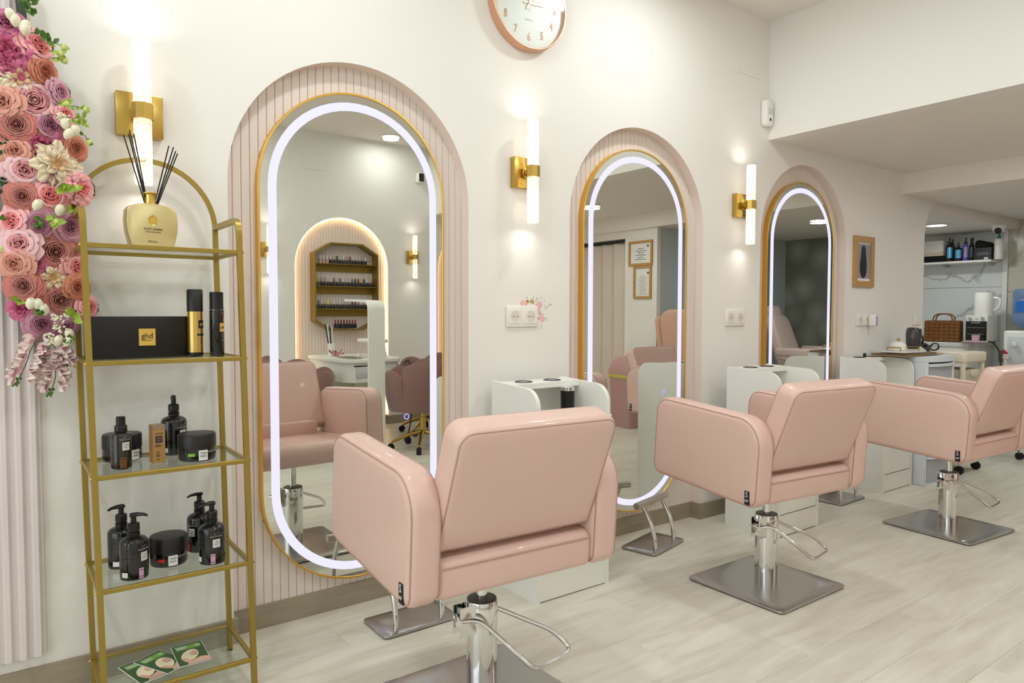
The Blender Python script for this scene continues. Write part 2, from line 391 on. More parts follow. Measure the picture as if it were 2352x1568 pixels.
# end wall: marble tiles over the counter, beige stone, shell wallpaper
wr = sbox('wall_right', X1, X1+.12, -2.5, 1.25, 0, 2.3, mat('grey_plaster', (180,178,168), .8))
def tile(y0, y1, z0, z1, m, nm='tile'):
    bm = BM(); rbox(bm, X1-.012, X1, y0+.0015, y1-.0015, z0+.0015, z1-.0015, .0012, 1); return finish(nm, bm, m, wr, smooth=False)
for z0, z1 in ((0.0, .89), (.89, 1.41), (1.41, 1.95)): tile(.14, 1.2, z0, z1, m_marble)
for z0, z1 in ((0.08, .72), (.72, 1.36), (1.36, 2.035)):
    for y0, y1 in ((-.5, .10), (-1.1, -.5)): tile(y0, y1, z0, z1, m_beigestone)
bm = BM(); box(bm, X1-.004, X1, -2.4, -1.1, 0.08, ZC3); finish('wallpaper', bm, m_scallop, wr, smooth=False)
tr = sbox('trim_1', X1-.03, X1, .10, .14, 0, ZC4, m_whitep)
sbox('wall_nook_left', WENDX-.1, WENDX, YB+.05, 1.25, 0, ZC4, m_wall); sbox('wall_nook_back', WENDX-.1, X1, 1.2, 1.3, 0, ZC4, m_marble)
m_blue = mat('blue_grey_paint', (196,204,206), .6)
sbox('wall_partition', 5.56, X1, -2.5, -2.40, 0, ZC3, m_blue)
sbox('wall_pillar', 5.50, 5.555, -2.80, -2.402, 0, ZC3, m_wall)
sbox('trim_2', 5.50, 5.56, -2.86, -2.80, 0, ZC3-.08, m_whitep); sbox('trim_3', 5.50, 5.60, YF, -2.80, ZC3-.08, ZC3, m_ceil)
# wall with the shop window behind the camera
wl = sbox('wall_left', X0-.15, X0, YF-.2, -3.5, 0, ZC1, m_wall); sbox('wall_left', X0-.15, X0, -.3, YB+.2, 0, ZC1, m_wall)
sbox('wall_left', X0-.15, X0, -3.5, -.3, 0, .3, m_wall); sbox('wall_left', X0-.15, X0, -3.5, -.3, 2.6, ZC1, m_wall)
bm = BM()
for y in (-3.5, -2.43, -1.37, -.34): box(bm, X0-.1, X0-.05, y, y+.04, .3, 2.6)
box(bm, X0-.1, X0-.05, -3.5, -.3, .3, .34); box(bm, X0-.1, X0-.05, -3.5, -.3, 2.56, 2.6)
struct(finish('window_1', bm, m_black, smooth=False))

# baseboards
BH = 0.0885
def baseboard(name, yf, sgn, centres, x0, x1):
    bm = BM(); a = AW/2; t = 0.012; xs = x0
    def seg(xa, xb, ya, yb): rbox(bm, xa, xb, min(ya, yb), max(ya, yb), 0, BH, .0012, 1)
    for c in centres:
        seg(xs, c-a+t, yf-sgn*t, yf); d = yf+sgn*(ADEP-.004)
        seg(c-a, c-a+t, yf, d); seg(c+a-t, c+a, yf, d); seg(c-a, c+a, d-sgn*t*0, d+sgn*t)
        xs = c+a-t
    seg(xs, x1, yf-sgn*t, yf)
    return struct(finish(name, bm, m_base, smooth=False))
baseboard('baseboard_back', YB, 1, MCX, X0, WENDX); baseboard('baseboard_front', YF, -1, NCX, X0, 5.5)
bm = BM(); box(bm, X1-.03, X1-.012, -2.4, .10, 0, .08); struct(finish('baseboard_right', bm, m_whitep, smooth=False))

# pink fluted board at the left, standing proud of the wall
fp = thing('fluted_panel', 'pale pink fluted wall panel behind the flower garland', 'wall panel', (0, 0, 0))
bm = BM(); w = 0.036; prof = [(-w/2, .012), (-w/2, .004), (-w/2+.004, .004), (-w/2+.012, -.008), (w/2-.012, -.008), (w/2-.004, .004), (w/2, .004), (w/2, .012)]
loft(bm, [[(p, q, .128) for p, q in prof], [(p, q, 2.6) for p, q in prof]], True, True, True); t0 = finish('flute', bm, mat('pale_pink_panel', (226,215,213), .45), smooth=False); fme = t0.data; bpy.data.objects.remove(t0)
for i in range(20): place('flute', fme, fp, (.098-w/2-w*i, -.0225, 0))
bm = BM(); box(bm, .098-w*20, .098, -.0106, -.0004, .128, 2.6); finish('backing_board', bm, MATS['pale_pink_panel'], fp, smooth=False)
# joint line, access plates
def plate(u0, v0, u1, v1, lab):
    p, q = at(u0, v0, 1, 0), at(u1, v1, 1, 0); t = thing('access_plate', lab, 'wall plate', (p.x, 0, q.z)); w, h = q.x-p.x, p.z-q.z
    bm = BM(); rbox(bm, 0, w, -.004, 0.0, 0, h, .0015, 1); finish('cover', bm, m_wall, t)
    for x in (.02, w-.02):
        for z in (.02, h-.02): bm = BM(); cyl(bm, (x, -.0046, z), (x, -.003, z), .003, 8); finish('screw', bm, mat('screw_grey', (190,182,170), .5), t)
plate(1693, 105, 1743, 182, 'white square access plate high on the wall beside the soffit corner')
plate(1979, 397, 2010, 447, 'white access plate under the soffit above the framed portrait')
plate(2084, 480, 2108, 522, 'white access plate next to the arched opening')
tt = thing('access_plate', 'white access plate reflected above the lit niche in the mirror', 'wall plate', (2.38, YF, 2.52)); bm = BM(); rbox(bm, 0, .22, 0, .005, 0, .15, .0015, 1); finish('cover', bm, m_wall, tt)

# downlight fittings
dl = [('round recessed downlight in the high ceiling %s' % q, ) for q in ('above the gold display shelf', 'above the wall clock', 'towards the shop window', 'over the middle of the salon', 'in front of the soffit', 'over the velvet chairs, seen in the mirror', 'over the far end of the nail corner', 'above the fluted panel')] + [('round recessed downlight in the low ceiling facing the folding door', ), ('round recessed downlight in the low ceiling over the last styling chair', ), ('round recessed downlight over the treatment room', ), ('round recessed downlight lighting the kitchen nook', )]
bm = BM(); lathe(bm, [(.078, -.001), (.094, -.001), (.096, -.006), (.090, -.010), (.080, -.010)], 32, cap=False); t0 = finish('trim_ring', bm, m_whitep); rme = t0.data; bpy.data.objects.remove(t0)
bm = BM(); lathe(bm, [(.080, -.008), (.02, -.0085)], 32); t0 = finish('diffuser', bm, m_lamp); dme = t0.data; bpy.data.objects.remove(t0)
for (x, y, z, p), (lab,) in zip(DOWN, dl):
    t = thing('ceiling_downlight', lab, 'downlight', (x, y, z), group='recessed downlights'); place('trim_ring', rme, t); place('diffuser', dme, t)
# ================================================================== MIRRORS
def stadium(w, z0, h, ins=0.0, K=28):
    r = w/2-ins; a = [(r*math.cos(PI*i/K), z0+h-w/2+r*math.sin(PI*i/K)) for i in range(K+1)]
    b = [(-r*math.cos(PI*i/K), z0+w/2-r*math.sin(PI*i/K)) for i in range(K+1)]
    return a+b
MW, MH, MZ, MYF = 0.7581, 1.8641, 0.1183, 0.0221
def make_mirror():
    t = thing('wall_mirror', '', 'mirror')
    L = lambda ins, y: [(x, y, z) for x, z in stadium(MW, MZ, MH, ins)]
    bm = BM(); loft(bm, [L(0, .0585), L(0, MYF+.001), L(.001, MYF), L(.0065, MYF), L(.0075, MYF+.001), L(.0075, MYF+.004), L(.012, .0585)], True, cyc=True); finish('frame', bm, m_goldmirror, t)
    bm = BM(); bm.faces.new([bm.verts.new(p) for p in L(.0072, MYF+.0035)]); loft(bm, [L(.0072, MYF+.0035), L(.0072, .05)], True); g = finish('mirror_glass', bm, m_mirror, t, smooth=False)
    bm = BM(); loft(bm, [L(.036, MYF+.0030), L(.036, MYF+.0026), L(.067, MYF+.0026), L(.067, MYF+.0030)], True, cyc=True); tag(finish('led_band', bm, m_led, t, smooth=False), 'glowing white led band')
    bm = BM(); R = lambda r: [(.203+r*math.cos(2*PI*i/24), MYF+.0027, .73+r*math.sin(2*PI*i/24)) for i in range(24)]
    loft(bm, [R(.0085), R(.0115)], True); finish('touch_button', bm, mat('touch_blue', (180,180,255), .4, emit=(120,110,255), estr=1.6), t, smooth=False)
    return t
mir = make_mirror(); MLAB = ['tall pill-shaped led mirror nearest the gold display shelf', 'tall pill-shaped led mirror between the two double wall sockets', 'tall pill-shaped led mirror next to the framed portrait']
for i, c in enumerate(MCX):
    o = mir if i == 0 else copy_tree(mir); o.location = (c, 0, 0); tag(o, MLAB[i], 'mirror', 'gold framed led mirrors in the arched recesses')

# ================================================================== SCONCES
def crystal():
    m = bpy.data.materials.new('bubble_acrylic_lit'); m.use_nodes = True; nt = m.node_tree; b = nt.nodes['Principled BSDF']
    tc = nt.nodes.new('ShaderNodeTexCoord'); n = nt.nodes.new('ShaderNodeTexVoronoi'); n.inputs['Scale'].default_value = 70
    nt.links.new(tc.outputs['Object'], n.inputs['Vector']); rp = nt.nodes.new('ShaderNodeMapRange'); rp.inputs['From Max'].default_value = .9; rp.inputs['To Min'].default_value = 1.15; rp.inputs['To Max'].default_value = .10
    nt.links.new(n.outputs['Distance'], rp.inputs['Value']); nt.links.new(rp.outputs[0], b.inputs['Emission Strength'])
    b.inputs['Emission Color'].default_value = srgb(255,240,214); b.inputs['Base Color'].default_value = srgb(250,248,240); b.inputs['Roughness'].default_value = .08; b.inputs['Transmission Weight'].default_value = .75; b.inputs['IOR'].default_value = 1.2
    return m
m_crystal = crystal()
def make_sconce():
    t = thing('wall_sconce', '', 'wall lamp'); s = 0.133/2
    bm = BM(); rbox(bm, -s, s, -.032, 0, -s, s, .0025, 2); finish('wall_plate', bm, m_gold, t)
    bm = BM(); cyl(bm, (0, -.030, 0), (0, -.055, 0), .013, 16); cyl(bm, (0, -.032, 0), (0, -.037, 0), .022, 16, .014); finish('arm', bm, m_gold, t)
    bm = BM(); lathe(bm, [(.0295, -.024), (.031, -.023), (.031, .023), (.0295, .024)], 8, (0, -.078, 0)); finish('collar', bm, m_gold, t, angle=30)
    for sg in (-1, 1):
        bm = BM(); lathe(bm, [(.0255, sg*.022), (.0258, sg*.10), (.0255, sg*.216), (.0235, sg*.2225)], 20, (0, -.078, 0)); finish('crystal_tube', bm, m_crystal, t)
    return t
sc = make_sconce()
SC = [(.3763, 0, 1.766, 0, 'brass wall sconce with bubbly crystal tubes above the reed diffuser'), (1.8986, 0, 1.766, 0, 'brass wall sconce with bubbly crystal tubes under the wall clock'), (3.468, 0, 1.766, 0, 'brass wall sconce with bubbly crystal tubes below the motion sensor'),
      (2.03, YF, 1.73, PI, 'brass wall sconce seen only in the mirror, by the lit niche edge'), (3.53, YF, 1.73, PI, 'brass wall sconce reflected in the mirror between two lit niches')]
for i, (x, y, z, rz, lab) in enumerate(SC):
    o = sc if i == 0 else copy_tree(sc); o.location = (x, y, z); o.rotation_euler = (0, 0, rz); tag(o, lab, 'wall lamp', 'brass and crystal wall sconces')
    dy = -.078 if rz == 0 else .078
    for sg in (-1, 1): area_light('sconce_lamp', (x, y+dy, z+sg*.226), .046, SCP, WARM, (0, .06 if rz == 0 else -.06, sg), spread=math.radians(150))

# ================================================================== STYLING STATIONS
def make_station(w, d, h=0.862):
    t = thing('styling_station', '', 'cabinet'); T = .018
    side = lambda x: (lambda a, b, c: (x+c, a, b))
    prof = [(0, 0), (-d, 0)] + [(-d+.075-.075*math.cos(q*PI/16), h-.012-.075+.075*math.sin(q*PI/16)) for q in range(9)] + [(0, h)]
    for x in (0, w-T):
        bm = BM(); prism(bm, prof, side(x), 0, T); bmesh.ops.bevel(bm, geom=[e for e in bm.edges if e.calc_face_angle(0) > .8], offset=.0012, segments=1, affect='EDGES'); finish('side_panel', bm, m_white, t)
    bm = BM(); rbox(bm, T, w-T, -.135, 0, h-.030, h-.006, .001, 1); finish('top_board', bm, m_white, t)
    for x in (w*.30, w*.70):
        bm = BM(); lathe(bm, [(.034, -.010), (.040, -.0065), (.040, -.002), (.036, .0005), (.031, -.001), (.030, -.009)], 24, (x, -.068, h-.003), cap=False); lathe(bm, [(.031, -.0085), (.01, -.0085)], 24, (x, -.068, h-.003)); finish('tool_holder_ring', bm, m_black, t)
    bm = BM(); box(bm, T, w-T, -.019, -.001, .02, h-.03); finish('back_panel', bm, m_white, t)
    bm = BM(); cyl(bm, (w*.55, -.0195, h-.115), (w*.55, -.016, h-.115), .011, 14); cyl(bm, (w*.55, -.021, h-.115), (w*.55, -.016, h-.115), .007, 14); finish('cable_grommet', bm, m_black, t)
    bm = BM(); rbox(bm, T, w-T, -d+.02, -.019, .60, .618, .001, 1); finish('shelf', bm, m_white, t)
    bm = BM(); rbox(bm, T, w-T, -d+.004, -.03, .004, .112, .001, 1); finish('plinth', bm, m_white, t)
    for z0, z1 in ((.118, .355), (.361, .597)):
        bm = BM(); rbox(bm, T+.003, w-T-.003, -d+.001, -d+.019, z0, z1, .0015, 1); finish('drawer_front', bm, m_white, t)
    return t
ST = [(1.69, -.066, .392, .310, 'white styling station with a black canister inside, beside the clock wall'), (3.19, -.14, .375, .322, 'white styling station with two empty tool rings below the middle double socket'), (4.55, -.03, .392, .300, 'white styling station under the framed portrait by the plastic drawers')]
for x, y, w, d, lab in ST:
    t = make_station(w, d); t.location = (x, y, 0); tag(t, lab, 'cabinet', 'white styling stations')

# ================================================================== FOOTRESTS
def make_footrest():
    t = thing('footrest', '', 'footrest')
    bm = BM(); slab(bm, -.155, .155, -.095, .095, (.018,)*4, .003, .012, .0025, lambda a, b, c: (a, b, c), 4, 2); finish('base_plate', bm, m_steel, t)
    bm = BM(); slab(bm, -.152, .152, -.092, .092, (.017,)*4, 0, .004, .001, lambda a, b, c: (a, b, c), 4, 1); finish('rubber_mat', bm, m_rubber, t)
    for x in (-.095, .095):
        bm = BM(); tube(bm, smoothpath([(x, -.062, .010), (x, -.058, .07), (x, -.035, .14), (x, .008, .215)], 6), .0105, 12); finish('leg', bm, m_chrome, t)
    bm = BM(); cyl(bm, (-.15, .012, .222), (.15, .012, .222), .0165, 18); finish('bar', bm, m_steel2, t)
    return t
fr = make_footrest()
for i, (x, y, rz, lab) in enumerate([(1.228, -.204, 0, 'steel footrest on a square plate half hidden by the nearest pink chair'), (2.607, -.15, math.radians(14), 'steel footrest with a round bar standing before the second mirror'), (4.19, -.235, math.radians(2), 'steel footrest behind the middle pink chair')]):
    o = fr if i == 0 else copy_tree(fr); o.location = (x, y, 0); o.rotation_euler = (0, 0, rz); tag(o, lab, 'footrest', 'steel footrests below the mirrors')

# ================================================================== STYLING CHAIRS
CW, CT, CL = 0.67, 0.092, 0.57     # outer width, arm thickness, arm length
TILT = math.radians(4.0); YBK = -.235
def tl(x, y, z):
    dy, dz = y, z-.44; c, s = math.cos(TILT), math.sin(TILT); return (x-.012, dy*c-dz*s, .437+dy*s+dz*c)
def chair_meshes():
    P = []
    yb, yf = YBK, YBK+CL
    def arm(sx):
        xc = sx*(CW/2-CT/2); bm = BM(); rad = (.045, .05, .07, .11)
        slab(bm, yb, yf, .435, .775, rad, xc-CT/2, xc+CT/2, .026, lambda a, b, c: tl(c, a, b), 8, 4, .004)
        parts = [('armrest', bm, m_leather)]
        for side in (-1, 1):
            bs = BM(); xs = xc+side*(CT/2-.0065); pts = [Vector(tl(xs, a, b)) for a, b in rrect(yb, yf, .435, .775, rad, .0085, 8)]
            tube(bs, pts, .0022, 5, True); parts.append(('seam', bs, m_seam))
        return parts
    return arm
def make_chair():
    t = thing('styling_chair', '', 'chair'); up = []
    arm = chair_meshes()
    for sx in (-1, 1):
        parts = arm(sx); a = finish(parts[0][0], parts[0][1], parts[0][2], t, angle=60); up.append(a)
        for nm, bs, m in parts[1:]: finish(nm, bs, m, a)
        if sx == -1:
            bm = BM(); p = tl(-CW/2-.001, YBK+.045, .462); rbox(bm, -CW/2-.0155, -CW/2-.008, p[1]-.016, p[1]+.006, p[2]-.012, p[2]+.040, .001, 1); tg = finish('brand_tag', bm, m_black, a)
            text('lettering', 'S', .030, m_print, a, fm((-CW/2-.0157, p[1]-.005, p[2]+.026), (0, -1, 0), (0, 0, 1)), squeeze=.9)
            text('lettering', 'AP', .015, m_print, a, fm((-CW/2-.0157, p[1]-.005, p[2]+.003), (0, -1, 0), (0, 0, 1)))
    iw = CW/2-CT+.004
    bm = BM(); slab(bm, YBK+.012, yf0(), .44, .545, (.02, .045, .045, .03), -iw, iw, .018, lambda a, b, c: tl(c, a, b), 5, 3, 0); s = finish('seat', bm, m_leather, t, angle=60); up.append(s)
    bs = BM(); tube(bs, [tl(-iw+.01, YBK+.0115, .527), tl(iw-.01, YBK+.0115, .527)], .0018, 5); finish('seam', bs, m_seam, s)
    # backrest: leaning slab, rounded top corners
    LEAN = math.radians(22); TH = .092; HB = .355; y0, z0 = -.212, .540
    def bf(a, b, c):   # a across, b up the slab, c = depth (0 rear .. TH front)
        return (a-.012, y0-b*math.sin(LEAN)+c*math.cos(LEAN), z0+b*math.cos(LEAN)+c*math.sin(LEAN)*0.9)
    bw = iw+.004
    bm = BM(); slab(bm, -bw, bw, 0, HB, (.018, .018, .045, .045), 0, TH, .024, bf, 7, 4, .004); b = finish('backrest', bm, m_leather, t, angle=60); up.append(b)
    for c in (.006, TH-.006):
        bs = BM(); tube(bs, [Vector(bf(p, q, c)) for p, q in rrect(-bw, bw, 0, HB, (.018, .018, .045, .045), .0085, 7)], .0021, 5, True); finish('seam', bs, m_seam, b)
    bm = BM(); rbox(bm, -iw+.05, iw-.07, -.17, -.10, .50, .60, .01, 2); up.append(finish('back_bracket', bm, m_leather, t))
    bm = BM(); rbox(bm, -.09, .09, -.09, .09, .425, .445, .004, 1); up.append(finish('seat_mount', bm, m_black, t))
    # hydraulic base
    bm = BM(); cyl(bm, (0, 0, .29), (0, 0, .43), .0165, 20); finish('piston', bm, m_chrome, t)
    bm = BM(); lathe(bm, [(.0465, .010), (.0465, .236), (.0465, .238)], 32); finish('pump_cylinder', bm, m_chrome, t)
    bm = BM(); lathe(bm, [(.0475, .232), (.0478, .234), (.0478, .298), (.046, .302)], 32); finish('pump_sleeve', bm, m_chrome, t)
    bm = BM(); lathe(bm, [(.044, .3015), (.044, .3045), (.018, .306)], 28); finish('pump_cap', bm, mat('dark_bronze', (70,62,56), .35, .6), t)
    bm = BM(); box(bm, -.092, -.04, -.028, -.024, .215, .300); box(bm, -.092, -.04, .010, .014, .215, .300); finish('bracket', bm, m_chrome, t, smooth=False)
    bm = BM(); cyl(bm, (-.100, -.032, .262), (-.075, .02, .262), .010, 14); finish('pivot', bm, m_chrome, t)
    bm = BM(); lv = filletpath([(-.088, -.022, .262), (-.045, -.055, .268), (.015, -.135, .195), (.058, -.180, .142), (.225, -.150, .142), (.185, -.105, .195), (.042, -.012, .268)], .03, 5)
    tube(bm, lv, .0068, 10); finish('foot_pedal', bm, m_chrome, t)
    bm = BM(); slab(bm, -.234, .234, -.229, .229, (.024,)*4, .004, .014, .003, lambda a, b, c: (a, b, c), 5, 2); pl = finish('base_plate', bm, m_steel, t)
    bm = BM(); slab(bm, -.230, .230, -.225, .225, (.024,)*4, 0, .005, .001, lambda a, b, c: (a, b, c), 5, 1); finish('rubber_edge', bm, m_rubber, pl)
    return t, up
def yf0(): return YBK+CL-.03
ch, up = make_chair(); nup = [o.name.split('.')[0] for o in up]
UPN = {'armrest', 'seat', 'backrest', 'back_bracket', 'seat_mount'}
CH = [(1.146, -.80, 0.0, math.radians(-3), 'pink leatherette styling chair facing the mirror beside the gold shelf'), (2.6165, -.776, .0025, math.radians(-6), 'pink leatherette styling chair with a black tag, in front of the second mirror'), (4.1056, -.888, -.1016, math.radians(-3), 'pink leatherette styling chair next to the plastic drawer tower')]
chairs = []
for i, (x, y, rb, ru, lab) in enumerate(CH):
    o = ch if i == 0 else copy_tree(ch); o.location = (x, y, 0); o.rotation_euler = (0, 0, rb); tag(o, lab, 'chair', 'pink styling chairs'); chairs.append(o)
for o, (x, y, rb, ru, lab) in zip(chairs, CH):
    for c in o.children:
        if c.name.split('.')[0] in UPN: c.rotation_euler = (0, 0, ru-rb)
# ================================================================== GOLD DISPLAY SHELF
SHX0, SHX1, SHY0, SHY1 = .206, .606, -.326, -.047       # post centre lines
LEV = [.083, .385, .700, 1.012, 1.330]
def sh(x, y, z): return (x+.012-.020*z, y, z)               # the unit is slightly out of plumb
shf = thing('display_shelf', 'tall gold metal etagere with five glass shelves and an arched top', 'shelf')
def sqbar(p, q, w, nm, par=shf, m=m_goldpaint, up=(0, 0, 1)):
    bm = BM(); p, q = Vector(p), Vector(q); d = (q-p).normalized(); s = d.cross(Vector(up)); s = s.normalized() if s.length > 1e-4 else Vector((1, 0, 0)); t = s.cross(d)
    c = .0012; prof = [(-w/2+c, -w/2), (w/2-c, -w/2), (w/2, -w/2+c), (w/2, w/2-c), (w/2-c, w/2), (-w/2+c, w/2), (-w/2, w/2-c), (-w/2, -w/2+c)]
    loft(bm, [[p+s*a+t*b for a, b in prof], [q+s*a+t*b for a, b in prof]], True, True, True); return finish(nm, bm, m, par, smooth=False)
def sqpath(pts, w, nm, side, par=shf):
    """square tube along a planar path, side = normal of the plane"""
    bm = BM(); n = Vector(side); P = [Vector(p) for p in pts]; loops = []
    for i, p in enumerate(P):
        d = (P[min(i+1, len(P)-1)]-P[max(i-1, 0)]).normalized(); u = n.cross(d).normalized()
        loops.append([p+n*a+u*b for a, b in ((-w/2, -w/2), (w/2, -w/2), (w/2, w/2), (-w/2, w/2))])
    loft(bm, loops, True, True, True); return finish(nm, bm, m_goldpaint, par, angle=50)
PWD = .0155
for x in (SHX0, SHX1):
    side = 1 if x == SHX1 else -1
    pts = filletpath([sh(x, SHY0, .0), sh(x, SHY0, 1.428), sh(x, SHY1, 1.428)], .045, 8)
    sqpath(pts, PWD, 'front_post', (1, 0, 0))
    if x == SHX1 or True: sqbar(sh(x, SHY1, 0), sh(x, SHY1, 1.424), PWD, 'rear_post', up=(0, 1, 0))
    bm = BM(); lathe(bm, [(.0085, -.001), (.0095, .006)], 10, sh(x, SHY0, 0.001)); finish('foot', bm, m_rubber, shf); bm = BM(); lathe(bm, [(.0085, -.001), (.0095, .006)], 10, sh(x, SHY1, 0.001)); finish('foot', bm, m_rubber, shf)
cx = (SHX0+SHX1)/2; R = (SHX1-SHX0)/2
sqpath([sh(cx-R*math.cos(PI*i/28), SHY1, 1.424+R*math.sin(PI*i/28)) for i in range(29)], .0135, 'arch', (0, 1, 0))
RB = .0125
for z in LEV:
    for y in (SHY0, SHY1): sqbar(sh(SHX0, y, z), sh(SHX1, y, z), RB, 'rail')
    for x in (SHX0, SHX1): sqbar(sh(x, SHY0, z), sh(x, SHY1, z), RB, 'rail')
    bm = BM(); rbox(bm, sh(SHX0, 0, z)[0]+RB/2+.001, sh(SHX1, 0, z)[0]-RB/2-.001, SHY0+RB/2+.001, SHY1-RB/2-.001, z-.001, z+.004, .0006, 1); finish('glass_shelf', bm, m_pane, shf, smooth=False)
    for x, s in ((SHX0, -1), (SHX1, 1)):
        for y in (SHY0, SHY1):
            bm = BM(); c = sh(x, y, z); tube(bm, [(c[0]+s*PWD/2, y, z), (c[0]+s*(PWD/2+.002), y, z), (c[0]+s*(PWD/2+.005), y, z)], .005, 8, rr=[.0052, .005, .002]); finish('bolt', bm, m_gold, shf)
ZT = [z+.0042 for z in LEV]

# ------------------------------------------------------------------ things on the shelf
def rotM(o, a): o.rotation_euler = (0, 0, a); return o
def front(r, z): return fm((0, -r-.0004, z), (1, 0, 0), (0, 0, 1))
def around(M, a): return Matrix.Rotation(a, 4, 'Z') @ M
m_lab = mat('white_label', (232,232,228), .5); m_silver = mat('silver_print', (170,168,165), .4, .3)
def brand(t, r, z, accent, sz=1.0, small=True):
    """SALVATORE / TAN INO label block on a round body of radius r, centred at height z"""
    M = front(r, z)
    text('lettering', 'SALVATORE', .0072*sz, m_silver, t, front(r, z+.021*sz), bend=r, squeeze=.92)
    bm = BM(); s = smoothpath([(-.008*sz, 0, 0), (0, .0035*sz, 0), (.010*sz, .004*sz, 0), (.018*sz, .001*sz, 0)], 5)
    tube(bm, [front(r, z+.0265*sz) @ Vector((r*math.sin(p.x/r), p.y, r*math.cos(p.x/r)-r)) for p in s], .0004, 4); finish('flourish', bm, m_silver, t)
    bm = BM(); card(bm, M, .022*sz, .025*sz, r); finish('label', bm, m_lab, t, smooth=False)
    bm = BM(); card(bm, front(r+.0003, z), .0205*sz, .0235*sz, r); finish('label_border', bm, m_ink, t, smooth=False)
    bm = BM(); card(bm, front(r+.0006, z), .0195*sz, .0225*sz, r); finish('label_field', bm, m_lab, t, smooth=False)
    text('lettering', 'TAN', .0085*sz, m_ink, t, front(r+.001, z+.0050*sz), bend=r); text('lettering', 'INO', .0085*sz, m_ink, t, front(r+.001, z-.0022*sz), bend=r)
    bm = BM(); card(bm, front(r+.001, z-.0082*sz), .012*sz, .0008*sz, r); finish('print_line', bm, m_ink, t, smooth=False)
def patch(t, r, z, a, w, h, m, nm='colour_patch', lines=None):
    bm = BM(); card(bm, around(front(r+.0004, z), a), w, h, r); p = finish(nm, bm, m, t, smooth=False)
    if lines:
        for k in range(lines):
            bm = BM(); card(bm, around(front(r+.0011, z+h*.32-k*h*.62/max(1, lines-1)), a), w*.7, h*.05, r); finish('print_line', bm, m_ink, t, smooth=False)
def finelines(t, r, z, a, w, n, dz, m=None):
    for k in range(n):
        bm = BM(); card(bm, around(front(r+.0004, z-k*dz), a), w*(1 if k % 3 else .8), .0009, r); finish('print_line', bm, m or mat('grey_print', (110,108,106), .6), t, smooth=False)
m_pat = {'green': mat('lime_print', (126,180,60), .5), 'red': mat('red_print', (198,44,38), .5), 'pink': mat('lilac_print', (204,160,190), .5), 'brown': mat('brown_print', (120,72,30), .5)}
def pump_head(t, z, ang, big=1.0):
    bm = BM(); lathe(bm, [(.0155*big, z), (.0165*big, z+.002), (.0165*big, z+.008), (.0135*big, z+.010), (.0135*big, z+.012), (.016*big, z+.0135), (.016*big, z+.031), (.0135*big, z+.034), (.0075*big, z+.0345), (.0075*big, z+.052)], 22); finish('collar', bm, m_black, t)
    d = Vector((math.cos(ang), math.sin(ang), 0)); bm = BM(); c = Vector((0, 0, z+.056))
    tube(bm, [c-d*.010, c-d*.004, c+d*.010+Vector((0,0,.001)), c+d*.026-Vector((0,0,.001)), c+d*.036-Vector((0,0,.006))], .006, 10, rr=[.0055, .0078, .0068, .0048, .0036], flat=.75); finish('pump_nozzle', bm, m_black, t)
def pump_bottle(lab, x, y, lev, face, nozzle, accent, r=.0375, hb=.118, grp='black pump bottles on the gold shelf', back=False):
    t = thing('pump_bottle', lab, 'bottle', (*sh(x, y, 0)[:2], ZT[lev]), face, grp); t.location.x -= .020*ZT[lev]
    bm = BM(); lathe(bm, [(r-.005, 0), (r-.001, .002), (r, .006), (r, hb-.014), (r-.002, hb-.008), (r-.008, hb-.002), (r-.018, hb+.002), (.0155, hb+.004), (.015, hb+.008)], 30); finish('body', bm, m_blackgl, t)
    pump_head(t, hb+.006, nozzle-face)
    brand(t, r, .066, accent)
    patch(t, r, .020, -.28, .013, .030, m_pat[accent], lines=2); finelines(t, r, .036, .45, .018, 4, .006)
    finelines(t, r, .095, -1.25, .020, 9, .0055); patch(t, r, .018, -1.45, .018, .014, m_lab, 'barcode', 0)
    return t
def jar(lab, x, y, lev, face, accent, r=.053, h=.082):
    t = thing('cosmetic_jar', lab, 'jar', (*sh(x, y, 0)[:2], ZT[lev]), face, 'black cosmetic jars on the gold shelf'); t.location.x -= .020*ZT[lev]
    bm = BM(); lathe(bm, [(r-.008, 0), (r-.002, .003), (r, .010), (r, h*.50)], 36); finish('body', bm, m_blackgl, t)
    bm = BM(); lathe(bm, [(r+.0008, h*.49), (r+.0008, h-.006), (r-.002, h-.001), (r-.010, h)], 36); finish('lid', bm, mat('black_satin_lid', (26,24,23), .38), t)
    brand_z = h*.25
    bm = BM(); card(bm, front(r+.0004, brand_z), .026, .030, r); finish('label', bm, m_lab, t, smooth=False)
    text('lettering', 'TAN', .0095, m_ink, t, front(r+.001, brand_z+.006), bend=r); text('lettering', 'INO', .0095, m_ink, t, front(r+.001, brand_z-.003), bend=r)
    text('lettering', 'SALVATORE', .009, m_silver, t, around(front(r, brand_z+.008), .66), bend=r, squeeze=.85)
    finelines(t, r, brand_z-.003, .66, .024, 3, .005); patch(t, r, brand_z+.002, -.62, .020, .009, m_pat[accent], lines=0)
    return t
jar('low black cosmetic jar with green print standing behind the spray bottle', .300, -.115, 2, .6, 'green')
jar('low black cosmetic jar with green print beside the tall pump bottle', .485, -.235, 2, .12, 'green')
jar('low black cosmetic jar with red print between the pump bottles', .402, -.195, 1, .05, 'red', r=.0525, h=.088)
pump_bottle('black pump bottle with a lime patch behind the brown carton', .446, -.105, 2, .55, PI*.5, 'green')
pump_bottle('black pump bottle with red print at the left rear, nozzle turned aside', .284, -.140, 1, .9, PI*1.05, 'red')
pump_bottle('black pump bottle with a lilac patch and nozzle pointing right', .300, -.262, 1, .62, -.1, 'pink')
pump_bottle('black pump bottle with red print behind the right-hand lilac bottle', .507, -.122, 1, -.9, PI*1.0, 'red')
pump_bottle('black pump bottle with a lilac patch facing forward by the right post', .512, -.262, 1, .10, PI*1.02, 'pink')
